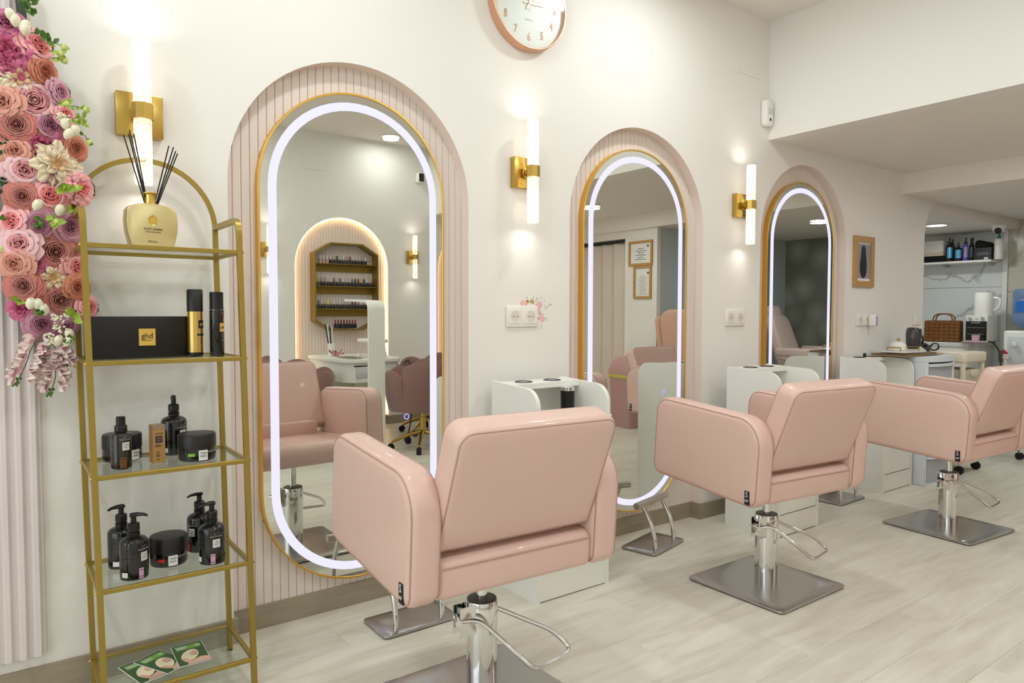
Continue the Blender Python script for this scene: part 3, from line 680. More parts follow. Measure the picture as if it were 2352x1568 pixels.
# spray bottle
t = thing('spray_bottle', 'slim black spray bottle with an orange-brown label patch', 'bottle', (.294-.0142, -.240, ZT[2]), .35); r = .0268
bm = BM(); lathe(bm, [(r-.004, 0), (r, .004), (r, .095), (r-.003, .101), (r-.012, .104), (.012, .106)], 28); finish('body', bm, mat('dark_brown_bottle', (30,22,19), .2, coat=.4), t)
bm = BM(); lathe(bm, [(.0155, .104), (.0165, .106), (.0165, .122), (.015, .124)], 22); finish('collar', bm, m_black, t); bm = BM(); lathe(bm, [(.0122, .124), (.0122, .147), (.010, .149)], 22); finish('cap', bm, m_black, t)
brand(t, r, .066, 'brown', .92); patch(t, r, .020, -.30, .016, .030, m_pat['brown'], lines=3); finelines(t, r, .03, .6, .012, 3, .005); finelines(t, r, .085, -1.3, .012, 6, .006)
# carton
t = thing('carton_box', 'small kraft brown product carton standing upright', 'box', (.393-.0142, -.205, ZT[2]), .12)
m_kraft = mat('kraft_card', (172,130,76), .6); bm = BM(); rbox(bm, -.0175, .0175, -.0175, .0175, 0, .112, .0008, 1); finish('carton', bm, m_kraft, t, smooth=False)
bm = BM(); rbox(bm, -.0178, .0178, -.0178, .0178, .098, .1125, .0008, 1); finish('top_flap', bm, mat('taupe_card', (150,128,106), .6), t, smooth=False)
Mf = lambda x, z, d=.0003: fm((x, -.0175-d, z), (1, 0, 0), (0, 0, 1))
bm = BM(); card(bm, Mf(0, .070), .019, .020); finish('label', bm, mat('navy_print', (40,44,62), .5), t, smooth=False)
text('lettering', 'TAN', .007, m_kraft, t, Mf(0, .074, .001)); text('lettering', 'INO', .007, m_kraft, t, Mf(0, .067, .001)); text('lettering', 'SALVATORE', .005, m_ink, t, Mf(0, .087), squeeze=.8)
for k, z in enumerate((.053, .049, .031, .024, .020, .010)):
    bm = BM(); card(bm, Mf(-.003, z), .016 if k < 2 else .010, .0016); finish('print_line', bm, m_ink, t, smooth=False)

# long black gift box
m_box = mat('black_gift_box', (17,15,15), .42); p0 = Vector((.222, -.215)); p1 = Vector((.487, -.175)); ang = math.atan2(p1.y-p0.y, p1.x-p0.x); Lb = (p1-p0).length
t = thing('gift_box', 'long black gift box with a gold square logo', 'box', (p0.x-.0203+.012, p0.y, ZT[3]), ang)
bm = BM(); rbox(bm, 0, Lb, 0, .075, 0, .122, .0012, 2); finish('carton', bm, m_box, t)
m_goldfoil = mat('gold_foil', (226,188,92), .35, .35); C = Lb*.55
bm = BM(); card(bm, fm((C, -.0003, .061), (1, 0, 0), (0, 0, 1)), .046, .050); finish('label', bm, m_goldfoil, t, smooth=False)
text('lettering', 'ghd', .024, m_ink, t, fm((C, -.001, .064), (1, 0, 0), (0, 0, 1)), squeeze=.95); bm = BM(); card(bm, fm((C, -.001, .051), (1, 0, 0), (0, 0, 1)), .022, .0012); finish('print_line', bm, m_ink, t, smooth=False)
bm = BM(); card(bm, fm((-.0003, .040, .052), (0, -1, 0), (0, 0, 1)), .040, .066); finish('label', bm, m_goldfoil, t, smooth=False)
bm = BM(); card(bm, fm((-.001, .040, .052), (0, -1, 0), (0, 0, 1)), .034, .060); finish('label_field', bm, m_box, t, smooth=False)
text('lettering', 'ghd professional', .0065, m_goldfoil, t, fm((-.0016, .040, .052), (0, 0, -1), (0, -1, 0)), squeeze=.8)
# gold aerosol and black bottle
t = thing('aerosol_can', 'gold and black hair spray can beside the gift box', 'bottle', (.505-.012, -.190, ZT[3]), .2); r = .0225
bm = BM(); lathe(bm, [(r-.003, 0), (r, .003), (r, .012)], 28); finish('base_ring', bm, m_black, t)
bm = BM(); lathe(bm, [(r-.0004, .011), (r-.0004, .138)], 28); finish('body', bm, mat('gold_can', (214,180,104), .25, .9), t)
bm = BM(); lathe(bm, [(r+.0006, .137), (r+.0006, .202), (r-.0015, .205)], 28); finish('cap', bm, mat('black_satin_lid'), t)
bm = BM(); card(bm, around(front(r, .098), .5), .020, .025, r); finish('label', bm, m_ink, t, smooth=False); text('lettering', 'ghd', .010, m_goldfoil, t, around(front(r+.0006, .098), .5), bend=r)
bm = BM(); card(bm, around(front(r, .066), .5), .030, .006, r); finish('print_band', bm, m_ink, t, smooth=False)
for z in (.052, .046, .040, .02): finelines(t, r, z, .5, .012, 1, .01, m_ink)
t = thing('tonic_bottle', 'slim black bottle with a gold logo near the right post', 'bottle', (.567-.012, -.195, ZT[3]), .15); r = .0215
bm = BM(); lathe(bm, [(r-.002, 0), (r, .003), (r, .142)], 28); finish('body', bm, m_blackgl, t); bm = BM(); lathe(bm, [(r, .143), (r-.0012, .15), (r-.0012, .196), (r-.003, .198)], 28); finish('cap', bm, mat('black_satin_lid'), t)
bm = BM(); card(bm, around(front(r, .088), .45), .019, .027, r); finish('label', bm, m_goldfoil, t, smooth=False); text('lettering', 'ghd', .010, m_ink, t, around(front(r+.0006, .088), .45), bend=r)
bm = BM(); M = around(front(r, .108), .2); vs = [bm.verts.new(M @ Vector((r*math.sin(x/r), y, r*math.cos(x/r)-r+.0004))) for x, y in ((-.010, .028), (.004, .028), (.014, .004), (.012, -.002))]; bm.faces.new(vs); finish('chevron', bm, mat('gold_can'), t, smooth=False)
for z in (.066, .060, .052, .046): finelines(t, r, z, .45, .012, 1, .01, m_silver)

# reed diffuser
t = thing('reed_diffuser', 'champagne gold reed diffuser with black reeds on the top shelf', 'diffuser', (.392-.016, -.185, ZT[4]), .12); t.scale = (.94, 1, 1.1)
m_champ = mat('champagne_gold', (216,200,146), .3, .55); D = .022
def outl(s=1.0):
    half = [(.058, 0), (.066, .018), (.074, .048), (.0765, .075), (.0735, .103), (.066, .112), (.045, .119), (.022, .122)]
    return [(x*s, z) for x, z in half] + [(-x*s, z) for x, z in half[::-1]]
bm = BM(); loops = []
for yy, s in ((-D, .93), (-D*.92, .975), (-D*.6, 1), (D*.6, 1), (D*.92, .975), (D, .93)): loops.append([(x, yy, .001+z*(.985 if abs(yy) == D else 1)) for x, z in outl(s)])
loft(bm, loops, True, True, True); finish('bottle', bm, m_champ, t, angle=30)
bm = BM(); lathe(bm, [(.0175, .120), (.0165, .124), (.0165, .145), (.018, .149), (.023, .1515), (.023, .1535), (.018, .154), (.0155, .1515), (.015, .13)], 26, cap=False); finish('neck', bm, mat('polished_gold', (220,184,96), .2, .9), t)
bm = BM(); N = 26; loft(bm, [[((.0135+.0008*math.sin(5*a))*q*math.cos(a), -D*.93-d, .078+(.0135+.0008*math.sin(5*a))*q*math.sin(a)) for a in [2*PI*i/N for i in range(N)]] for q, d in ((1.02, 0), (1, .0022), (.80, .0016), (.76, .0024), (.2, .0024))], True, False, True); finish('emblem', bm, MATS['polished_gold'], t)
Md = lambda z: fm((0, -D*.985-.0006, z), (1, 0, 0), (0, 0, 1))
text('lettering', 'SWEET JASMINE', .0082, m_ink, t, Md(.055), squeeze=.95); text('lettering', 'PRIVATE COLLECTION', .0042, m_ink, t, Md(.0475), squeeze=1.05); text('lettering', 'RITUALS...', .0068, m_ink, t, Md(.022), squeeze=1.0)
for a, b, c in ((-.070, .01, .300), (-.058, -.008, .312), (-.055, .012, .306), (-.044, .0, .306), (.062, .012, .290), (.070, -.006, .285), (.082, .010, .278), (.080, -.012, .268)):
    bm = BM(); sgn = 1 if a < 0 else -1; cyl(bm, (-a*.09, b*.3, .06), (a, b, c), .0019, 8); finish('reed', bm, m_rubber, t)

# leaflets
m_leaf = mat('leaf_photo', (44,84,34), .4, noise=(120, .75)); m_skin = mat('photo_skin', (218,172,150), .4); m_hair = mat('photo_blonde', (236,222,190), .4); m_gban = mat('green_banner', (112,160,64), .4); m_lips = mat('photo_lips', (190,70,80), .4)
def leaflet(lab, x, y, rz, z):
    t = thing('leaflet', lab, 'leaflet', (x, y, z), rz, 'leaflets fanned on the bottom shelf'); w, h = .090, .150
    bm = BM(); rbox(bm, -w/2, w/2, -h/2, h/2, 0, .0016, .0003, 1); finish('paper', bm, m_paper, t, smooth=False)
    def patchf(nm, poly, m, d): bm = BM(); bm.faces.new([bm.verts.new((a, b, .0016+d)) for a, b in poly]); finish(nm, bm, m, t, smooth=False)
    patchf('photo', [(-w/2+.0015, -h/2+.0015), (w/2-.0015, -h/2+.0015), (w/2-.0015, h/2-.0015), (-w/2+.0015, h/2-.0015)], m_leaf, .0002)
    patchf('banner', [(-w/2+.010, .034), (w/2-.008, .034), (w/2-.008, .062), (-w/2+.010, .062)], m_gban, .0004)
    el = lambda cx, cy, a, b, r0=0, n=18: [(cx+a*math.cos(q)*math.cos(r0)-b*math.sin(q)*math.sin(r0), cy+a*math.cos(q)*math.sin(r0)+b*math.sin(q)*math.cos(r0)) for q in [2*PI*i/n for i in range(n)]]
    patchf('photo_shoulder', [(-.022, -.072), (w/2-.002, -.072), (w/2-.002, -.045), (.022, -.036), (.004, -.046), (-.014, -.058)], m_skin, .0006)
    patchf('photo_hair', el(-.004, -.012, .024, .040, -.35), m_hair, .0008); patchf('photo_face', el(.009, -.002, .011, .018, -.35), m_skin, .0010); patchf('photo_lips', el(.012, -.015, .0045, .002, -.2), m_lips, .0012)
    patchf('photo_hand', el(-.018, -.044, .008, .020, .4), m_skin, .0010)
    M = lambda a, b: fm((a, b, .0022), (1, 0, 0), (0, 1, 0))
    text('lettering', 'TAN', .0075, m_print, t, M(.028, .053)); text('lettering', 'INO', .0075, m_print, t, M(.028, .046))
    for k, (b, l) in enumerate(((.057, .036), (.050, .026), (.046, .030), (.042, .024))):
        bm = BM(); card(bm, M(-.018, b), l, .0016); finish('print_line', bm, m_print, t, smooth=False)
    return t
leaflet('green leaflet with a blonde woman, lowest of the fanned pile', .333, -.215, math.radians(-20)+.62, ZT[0])
leaflet('green leaflet with a blonde woman, middle of the fanned pile', .385, -.200, .50, ZT[0]+.0030)
leaflet('green leaflet with a blonde woman, uppermost of the fanned pile', .462, -.200, -.02, ZT[0]+.0060)
# ================================================================== FLOWER GARLAND
rnd = random.Random(11)
def petal(bm, ang, r0, r1, z0, z1, hw, cup, curl, pointed=0.0, ruffle=0.0, mi=0, nu=6, nv=6):
    rows = []
    for j in range(nv+1):
        v = j/nv; w = hw*(0.35+0.65*math.sin(PI*min(1, .15+.62*v)))*(1-pointed*max(0, v-.45)**1.3*1.6)
        if v > .8: w *= math.sqrt(max(.05, 1-((v-.8)/.2)**2*(.55+.4*pointed)))
        row = []
        for i in range(nu+1):
            u = -1+2*i/nu; th = ang+u*w
            rho = r0+(r1-r0)*(v**1.15)+cup*math.sin(PI*v)*.35*(1-.3*u*u)+max(0, v-.78)*curl
            z = z0+(z1-z0)*math.sin(v*PI/2)-max(0, v-.78)**1.2*curl*1.2+ruffle*math.sin(u*6+ang*3)*v*.06
            row.append(bm.verts.new((rho*math.cos(th), rho*math.sin(th), z)))
        rows.append(row)
    for a, b in zip(rows, rows[1:]):
        for i in range(nu): bm.faces.new((a[i], a[i+1], b[i+1], b[i])).material_index = mi
def rose_mesh(kind, seed):
    r = random.Random(seed); bm = BM(); ang = 0
    dome = lambda q, h: h*math.sqrt(max(0, 1-(q*.92)**2))
    if kind in ('rose', 'ranunculus'):
        rings = (.10, .19, .30, .43, .60, .80, 1.0) if kind == 'rose' else (.09, .17, .26, .36, .47, .59, .72, .86, 1.0)
        cnt = (2, 3, 3, 4, 5, 5, 6) if kind == 'rose' else (2, 3, 4, 4, 5, 5, 6, 6, 7)
        for k, (q, n) in enumerate(zip(rings, cnt)):
            H = dome(q, .62)-.10; late = q > .55
            for i in range(n):
                ang += 2*PI/n+r.uniform(-.16, .16); hj = r.uniform(-.04, .04)
                petal(bm, ang, q*(.80-.38*q), q*r.uniform(.96, 1.04), H-.42+.12*q, H+hj, (1.35-.70*q), .10, (.25+.45*q) if kind == 'rose' else (.12+.26*q), ruffle=.25*q, mi=0 if (late if kind == 'rose' else q > .66) else 1)
            ang += .7
        sphere(bm, (0, 0, .36), .085, 8, 6, (1, 1, 1.6), mi=1)
    elif kind == 'peony':
        for k, n in enumerate((3, 4, 5, 6, 7)):
            s = k/4
            for i in range(n):
                ang += 2*PI/n+r.uniform(-.3, .3)
                petal(bm, ang, .03+.25*s, .22+.75*s+r.uniform(-.06, .06), -.1, .52-.40*s+r.uniform(-.08, .08), 1.0-.42*s, .15, .4, ruffle=1.6, mi=1 if k < 2 else 0)
    else:  # dahlia
        for k, n in enumerate((5, 6, 7, 8)):
            s = k/3
            for i in range(n):
                ang += 2*PI/n+r.uniform(-.12, .12)
                petal(bm, ang, .03, .30+.72*s, -.1, .42-.36*s+r.uniform(-.05, .05), .62-.14*s, .10, .35, pointed=.55, ruffle=1.1, mi=1 if k < 1 else 0)
    sphere(bm, (0, 0, -.22), .42, 10, 6, (1, 1, .8), mi=1)
    bmesh.ops.recalc_face_normals(bm, faces=bm.faces[:]); me = bpy.data.meshes.new(kind); bm.to_mesh(me); bm.free()
    for p in me.polygons: p.use_smooth = True
    return me
FM = {k: [rose_mesh(k, s) for s in (1, 2)] for k in ('rose', 'ranunculus', 'peony', 'dahlia')}
def fmat(n, c): return mat('petal_'+n, c, .6, noise=(9, .10), spec=.3)
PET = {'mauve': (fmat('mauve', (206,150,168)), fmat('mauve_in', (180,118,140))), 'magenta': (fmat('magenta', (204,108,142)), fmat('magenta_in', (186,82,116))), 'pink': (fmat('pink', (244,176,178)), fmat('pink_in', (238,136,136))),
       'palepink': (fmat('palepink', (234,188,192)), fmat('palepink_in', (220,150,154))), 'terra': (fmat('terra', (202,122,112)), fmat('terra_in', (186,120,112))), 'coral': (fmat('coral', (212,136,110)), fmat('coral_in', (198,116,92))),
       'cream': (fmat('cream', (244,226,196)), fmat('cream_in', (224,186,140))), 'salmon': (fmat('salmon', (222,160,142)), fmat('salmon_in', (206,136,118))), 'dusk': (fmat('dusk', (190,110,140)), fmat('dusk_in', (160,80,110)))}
for pair in PET.values():
    for m in pair: m.node_tree.nodes['Principled BSDF'].inputs['Subsurface Weight'].default_value = 0.0
gar = thing('flower_garland', 'artificial flower garland of pink, mauve, terracotta and cream blooms', 'flowers', (.10, -.02, .85))
GY = -.115
def gpt(u, v, y=GY): return at(u, v, 1, y)-Vector((.10, -.02, .85))
FL = [ # u, v, radius px, kind, colour, tilt right, tilt up
 (18,60,34,'rose','dusk',-.2,.4),(22,118,46,'peony','magenta',-.3,0),(8,152,40,'peony','magenta',-.5,-.2),(78,108,40,'rose','pink',.7,.5),(97,166,31,'ranunculus','coral',.7,0),(48,182,46,'dahlia','cream',0,.1),(76,234,52,'rose','palepink',.0,0),(132,212,27,'rose','mauve',.9,.2),(12,236,34,'rose','salmon',-.6,0),
 (40,288,39,'ranunculus','terra',-.3,0),(110,290,34,'ranunculus','mauve',.3,.1),(146,264,25,'rose','pink',.6,.3),(94,336,46,'peony','magenta',0,-.1),(170,341,28,'ranunculus','coral',.5,0),(38,348,32,'rose','salmon',-.5,0),(56,392,37,'rose','palepink',-.1,0),(130,377,46,'dahlia','cream',.2,0),(116,414,30,'ranunculus','mauve',.1,-.1),(182,434,34,'peony','pink',.7,0),
 (52,452,33,'ranunculus','terra',-.2,0),(113,450,37,'rose','pink',.1,0),(34,508,32,'rose','pink',-.9,0),(90,516,34,'ranunculus','mauve',-.1,-.2),(158,520,33,'ranunculus','mauve',.5,-.1),(48,562,38,'rose','palepink',-.5,.2),(126,580,47,'ranunculus','terra',0,0),(76,604,30,'peony','magenta',-.2,0),(38,604,34,'rose','salmon',-.7,-.2),(168,612,30,'rose','pink',.7,0),
 (58,657,37,'ranunculus','terra',-.5,0),(120,638,40,'dahlia','cream',.1,.1),(174,660,28,'ranunculus','coral',.4,0),(138,689,41,'ranunculus','terra',0,-.1),(198,706,27,'rose','pink',.8,0),(50,708,27,'peony','magenta',-.6,0),(96,742,34,'ranunculus','mauve',0,-.2),(152,748,25,'rose','mauve',.3,-.3)]
def orient(o, tr, tu, spin):
    n = Vector((.10+tr*.9, -1, tu*.8-.02)).normalized(); q = n.to_track_quat('Z', 'Y'); o.rotation_mode = 'QUATERNION'; from mathutils import Quaternion
    o.rotation_quaternion = q @ Quaternion((0, 0, 1), spin)
for k, (u, v, rp, kind, c, tr, tu) in enumerate(FL):
    y = GY-rnd.uniform(-.008, .012)-(.012 if kind == 'dahlia' else 0); p = gpt(u, v, y); s = rp*.00131
    o = place({'rose': 'rose', 'ranunculus': 'garden_rose', 'peony': 'peony', 'dahlia': 'dahlia'}[kind], FM[kind][k % 2], gar, p); o.scale = (s*1.04,)*3
    me = o.data
    if len(me.materials) == 0: me.materials.append(None); me.materials.append(None)
    for i, m in enumerate(PET[c]): o.material_slots[i].link = 'OBJECT'; o.material_slots[i].material = m
    orient(o, tr, tu, rnd.uniform(0, 6))
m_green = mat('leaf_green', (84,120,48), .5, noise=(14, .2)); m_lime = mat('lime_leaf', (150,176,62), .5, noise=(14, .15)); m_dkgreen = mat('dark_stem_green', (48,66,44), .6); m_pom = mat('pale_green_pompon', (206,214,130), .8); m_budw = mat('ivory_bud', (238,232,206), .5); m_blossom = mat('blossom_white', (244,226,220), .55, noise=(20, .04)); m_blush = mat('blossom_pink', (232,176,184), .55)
# backing stems that hold the garland on the wall
bm = BM(); tube(bm, smoothpath([gpt(40, -60, -.050), gpt(60, 120, -.052), gpt(90, 330, -.045), gpt(100, 560, -.045), gpt(110, 760, -.05), gpt(100, 800, -.06)], 6), .012, 8); finish('garland_stem', bm, m_dkgreen, gar)
bm = BM()
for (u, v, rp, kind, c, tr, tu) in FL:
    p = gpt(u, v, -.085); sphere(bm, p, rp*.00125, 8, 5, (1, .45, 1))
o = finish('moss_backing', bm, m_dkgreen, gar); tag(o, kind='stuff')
def leaf(bm, p, d, n, L, w, mi=0):
    d = d.normalized(); s = d.cross(n).normalized(); n = s.cross(d)
    rows = []
    for j, (t, ww) in enumerate(((0, .12), (.25, .8), (.5, 1), (.75, .75), (1, .05))):
        c = p+d*(L*t)+n*(L*.12*math.sin(PI*t)); rows.append([bm.verts.new(c-s*w*ww), bm.verts.new(c-n*w*.25*ww), bm.verts.new(c+s*w*ww)])
    for a, b in zip(rows, rows[1:]):
        for i in range(2): bm.faces.new((a[i], a[i+1], b[i+1], b[i])).material_index = mi
def sprig(u, v, du, dv, n=4, y=GY-.05, lm=None, rl=.011, pom=0):
    a = gpt(u, v, y); b = gpt(u+du, v+dv, y); bm = BM(); tube(bm, smoothpath([a, (a+b)/2+Vector((0, -.004, .004)), b], 4), .0012, 5); st = finish('sprig', bm, m_green, gar)
    d = (b-a)
    for k in range(n):
        t = .25+.75*k/max(1, n-1); c = a+d*t; sd = Vector((rnd.uniform(-1, 1), -.5, rnd.uniform(-1, 1)))
        bm = BM(); leaf(bm, c, d.normalized()*.6+sd, Vector((0, -1, 0)), rl*2, rl*.62); finish('leaf', bm, lm or m_green, st)
    for k in range(pom):
        c = b+Vector((rnd.uniform(-.012, .012), -.004, rnd.uniform(-.012, .012))) if k else b
        bm = BM(); sphere(bm, c, .0088, 12, 9)
        for vtx in bm.verts: vtx.co += (vtx.co-c)*rnd.uniform(-.18, .22)
        finish('pompon', bm, m_pom, st)
for a in ((60,30,22,-30,7,GY-.04,None,.010,0),(55,20,24,8,6,GY-.04,None,.010,0),(40,5,30,-8,6,GY-.04,None,.010,0),(70,75,38,12,6,GY-.03,None,.010,0),(95,88,28,10,5,GY-.03,None,.010,0),(105,100,42,8,2,GY-.03,m_lime,.008,1),(110,118,28,4,2,GY-.04,m_lime,.010,1),(110,135,38,4,3,GY-.03,m_lime,.010,1),
          (128,240,24,-2,4,GY-.05,m_lime,.011,1),(150,244,48,8,4,GY-.04,m_lime,.008,1),(160,276,34,-6,6,GY-.05,m_lime,.009,0),(165,280,30,6,6,GY-.05,m_lime,.008,0),(185,305,20,22,3,GY-.03,None,.008,1),(135,430,12,6,5,GY-.07,m_lime,.015,0),(150,432,28,0,2,GY-.07,m_lime,.012,1),(118,490,10,20,5,GY-.07,m_lime,.014,1),(95,500,-6,14,5,GY-.06,None,.010,0),(150,488,16,-6,4,GY-.06,m_lime,.010,0),
          (18,505,-20,-2,3,GY-.01,None,.009,0),(30,560,-28,12,3,GY-.01,None,.009,1),(50,695,-10,-8,5,GY-.03,m_lime,.010,0),(75,712,22,4,6,GY-.06,None,.009,0),(168,740,4,-20,5,GY-.07,m_lime,.015,0),(150,790,10,-10,5,GY-.05,None,.010,0)): sprig(*a)
for (u, v, tw) in ((25,35,0),(35,48,1),(58,68,1),(55,60,0),(150,285,0),(172,300,1),(157,308,1),(85,472,0),(137,484,1),(70,698,0),(88,700,0),(102,712,1),(160,768,1),(132,783,0),(155,785,1)):
    p = gpt(u, v, GY-.045); bm = BM(); a = rnd.uniform(-.7, .7); M = Matrix.Translation(p) @ Matrix.Rotation(a, 4, 'Y') @ Matrix.Rotation(.5, 4, 'X'); t = BM()
    lathe(t, [(.003, -.016), (.0105, -.008), (.0125, .002), (.0105, .012), (.006, .0175), (.004, .016), (.003, .010)], 14, cap=True); merge(bm, t, M); finish('bud', bm, m_budw, gar)
for (u, v) in ((140,268),(155,270),(122,728),(135,735),(150,722),(112,775),(120,782),(133,752),(142,758)):
    c = gpt(u, v, GY-.05); bm = BM(); tube(bm, [c+Vector((0, .03, .01)), c], .001, 5); st = finish('berry_sprig', bm, m_green, gar)
    bm = BM()
    for k in range(9): sphere(bm, c+Vector((rnd.uniform(-.011, .011), rnd.uniform(-.008, .004), rnd.uniform(-.010, .010))), .0032, 7, 5)
    tag(finish('berries', bm, m_budw, st), kind='stuff')
for (u, v, du, dv) in ((22,335,-26,-6),(20,345,-24,6),(24,325,-24,-14),(30,425,-34,-4),(34,432,-30,10),(30,420,-30,-12)):
    sprig(u, v, du, dv, 5, GY-.005, m_dkgreen, .006, 0)
# hanging blossom strands
def strand(pts, name='blossom_strand'):
    P = smoothpath([gpt(*p, GY-.02) for p in pts], 6); bm = BM(); tube(bm, P, .0014, 5); st = finish(name, bm, m_green, gar); n = len(P)
    for i in range(1, n):
        t = i/n; p = P[i]
        if t < .80 and i % 2: continue
        if t < .80:
            for s in (-1, 1):
                c = p+Vector((s*rnd.uniform(.006, .016), -rnd.uniform(.002, .012), rnd.uniform(-.006, .006))); bm = BM(); ax = Vector((s*.8, -.4, -.55+rnd.uniform(-.3, .3))).normalized()
                for k in range(4):
                    q = Matrix.Rotation(k*PI/2+rnd.uniform(-.3, .3), 3, ax); d = q @ (ax*.85+ax.orthogonal().normalized()*.5); leaf(bm, c, d, q @ ax.orthogonal().normalized(), .029, .0115, mi=1 if k == 0 else 0)
                finish('blossom', bm, [m_blossom, m_blush], st)
        elif i % 2 == 0:
            for s in (-1, 1):
                bm = BM(); sphere(bm, p+Vector((s*.0045, -.002, 0)), .0042, 8, 6, (.8, .8, 1.2)); finish('green_bud', bm, m_green, st)
strand([(100,765),(72,800),(62,830),(48,860),(34,884)]); strand([(112,790),(118,825),(128,855),(122,885),(112,908)]); strand([(120,790),(140,815),(150,838)])

# ================================================================== WALL CLOCK
ck = thing('wall_clock', 'round wall clock with a rose gold rim and white face', 'clock', (1.911, 0, 2.505)); R = .2025
def ring(r, y): return [(r*math.cos(2*PI*i/64), y, r*math.sin(2*PI*i/64)) for i in range(64)]
bm = BM(); loft(bm, [ring(R-.006, 0), ring(R, -.004), ring(R, -.044), ring(R-.003, -.047), ring(R-.007, -.047), ring(R-.010, -.043), ring(R-.010, -.028)], True); finish('rim', bm, m_rosegold, ck)
bm = BM(); loft(bm, [ring(R-.009, -.029), ring(.01, -.029)], True, False, True); finish('dial', bm, mat('clock_white', (236,240,236), .35), ck)
Mc = lambda x, z, d=.0295: fm((x, -d, z), (1, 0, 0), (0, 0, 1))
for h in range(1, 13):
    a = PI/2-h*PI/6; rr = R*.72; text('numeral', str(h), .052, mat('rose_gold_numeral', (196,140,112), .45, .3), ck, Mc(rr*math.cos(a), rr*math.sin(a)), squeeze=.72, ext=.0012)
bm = BM()
for k in range(60):
    a = 2*PI*k/60; c = (R*.88*math.cos(a), -.0298, R*.88*math.sin(a)); cyl(bm, c, (c[0], -.0304, c[2]), .0016 if k % 5 else .0024, 6)
tag(finish('minute_dots', bm, m_rosegold, ck), kind='stuff')
text('lettering', 'QUARTZ', .011, m_silver, ck, Mc(0, -.072))
def hand(a, L, w, y, nm, back=.03):
    d = Vector((math.cos(a), 0, math.sin(a))); s = Vector((-d.z, 0, d.x)); bm = BM(); P = [d*-back-s*w, d*L-s*w*.5, d*L+s*w*.5, d*-back+s*w]
    loft(bm, [[p+Vector((0, y, 0)) for p in P], [p+Vector((0, y-.0012, 0)) for p in P]], True, True, True); finish(nm, bm, m_rosegold, ck, smooth=False)
hand(.05, .092, .0035, -.032, 'minute_hand'); hand(1.15, .062, .0045, -.034, 'hour_hand'); hand(1.95, .05, .001, -.0355, 'second_hand', .04)
bm = BM(); cyl(bm, (0, -.029, 0), (0, -.037, 0), .006, 14); finish('hub', bm, m_rosegold, ck)
bm = BM(); loft(bm, [ring(R-.008, -.0445), ring(.01, -.0445)], True, False, True); finish('glass', bm, glass_thin('clock_glass', (.97, .98, .97, 1), .006, .06), ck, smooth=False)

# ================================================================== SOCKETS AND SWITCH
m_sock = mat('ivory_socket', (238,234,226), .28); m_sockin = mat('socket_well', (222,214,200), .4)
def socket(lab, u0, v0, u1, v1, n=2, kind='wall_socket', y=0.0):
    p, q = at(u0, v0, 1, y), at(u1, v1, 1, y); w, h = q.x-p.x, p.z-q.z; t = thing(kind, lab, 'socket' if kind == 'wall_socket' else 'light switch', ((p.x+q.x)/2, 0, (p.z+q.z)/2))
    bm = BM(); rbox(bm, -w/2, w/2, -.010, 0, -h/2, h/2, .004, 3); finish('frame', bm, m_sock, t)
    uw = w/n
    for i in range(n):
        cx = -w/2+uw*(i+.5)
        bm = BM(); rbox(bm, cx-h*.33, cx+h*.33, -.0125, -.008, -h*.33, h*.33, .001, 1); ins = finish('insert', bm, m_sock, t)
        if kind == 'wall_socket':
            r = h*.255; rg = lambda rr, yy: [(cx+rr*math.cos(2*PI*k/24), yy, rr*math.sin(2*PI*k/24)) for k in range(24)]
            bm = BM(); loft(bm, [rg(r*1.08, -.0124), rg(r, -.0132), rg(r*.97, -.0127), rg(r*.9, -.0126), rg(.001, -.0126)], True); finish('well', bm, m_sockin, ins)
            for s in (-1, 1):
                bm = BM(); cyl(bm, (cx+s*.0095, -.0132, 0), (cx+s*.0095, -.012, 0), .0027, 8); finish('pin_hole', bm, m_black, ins)
        else:
            bm = BM(); rbox(bm, cx-h*.24, cx+h*.24, -.0155, -.011, -h*.26, h*.26, .0015, 1); finish('rocker', bm, m_sock, ins)
    return t
socket('white double wall socket with a floral sticker around its corner', 1162, 702, 1233, 750)
socket('white double wall socket above the middle styling station', 1665, 710, 1707, 748)
s3 = socket('white double wall socket with a plug-in freshener below the portrait', 1966, 720, 1996, 748)
socket('single white light switch beside the arched opening', 2096, 720, 2112, 746, 1, 'light_switch')
# plug-in freshener
p = at(1990, 736, 1, 0); t = thing('plug_in_freshener', 'small lilac and white plug-in air freshener', 'air freshener', (p.x+.015, -.0135, p.z))
bm = BM(); slab(bm, -.022, .022, -.042, .042, (.016,)*4, .0, .052, .010, lambda a, b, c: (a, -c, b), 5, 3); finish('housing', bm, m_whitep, t)
bm = BM(); slab(bm, -.017, .017, -.036, .036, (.013,)*4, .048, .0535, .002, lambda a, b, c: (a, -c, b), 5, 2); finish('front_cover', bm, mat('lilac_plastic', (196,180,206), .4), t)
# floral sticker around socket
st = thing('flower_sticker', 'pink watercolour flower sticker round the socket corner', 'sticker', (0, 0, 0))
def blob(u, v, rp, c, nm='petal_print', n=9, wob=.3):
    p = at(u, v, 1, -.0006); bm = BM(); r = rp*.0021
    bm.faces.new([bm.verts.new((p.x+r*(1+wob*math.sin(3*a+u))*math.cos(a), -.0006-rp*.00001, p.z+r*(1+wob*math.cos(2*a+v))*math.sin(a))) for a in [2*PI*i/n for i in range(n)]]); finish(nm, bm, mat('sticker_%d_%d_%d' % c, c, .6), st, smooth=False)
for a in ((1200,696,6,(240,196,170)),(1212,692,4,(214,110,116)),(1222,692,6,(176,168,100)),(1238,702,9,(240,184,184)),(1237,706,5,(226,140,150)),(1240,718,5,(238,180,180)),(1245,732,7,(240,186,178)),(1236,730,3,(214,120,136)),(1241,717,2.5,(206,100,110)),(1246,735,4,(230,150,146)),(1208,698,4,(238,180,180)),(1232,690,4,(224,214,190))): blob(*a)
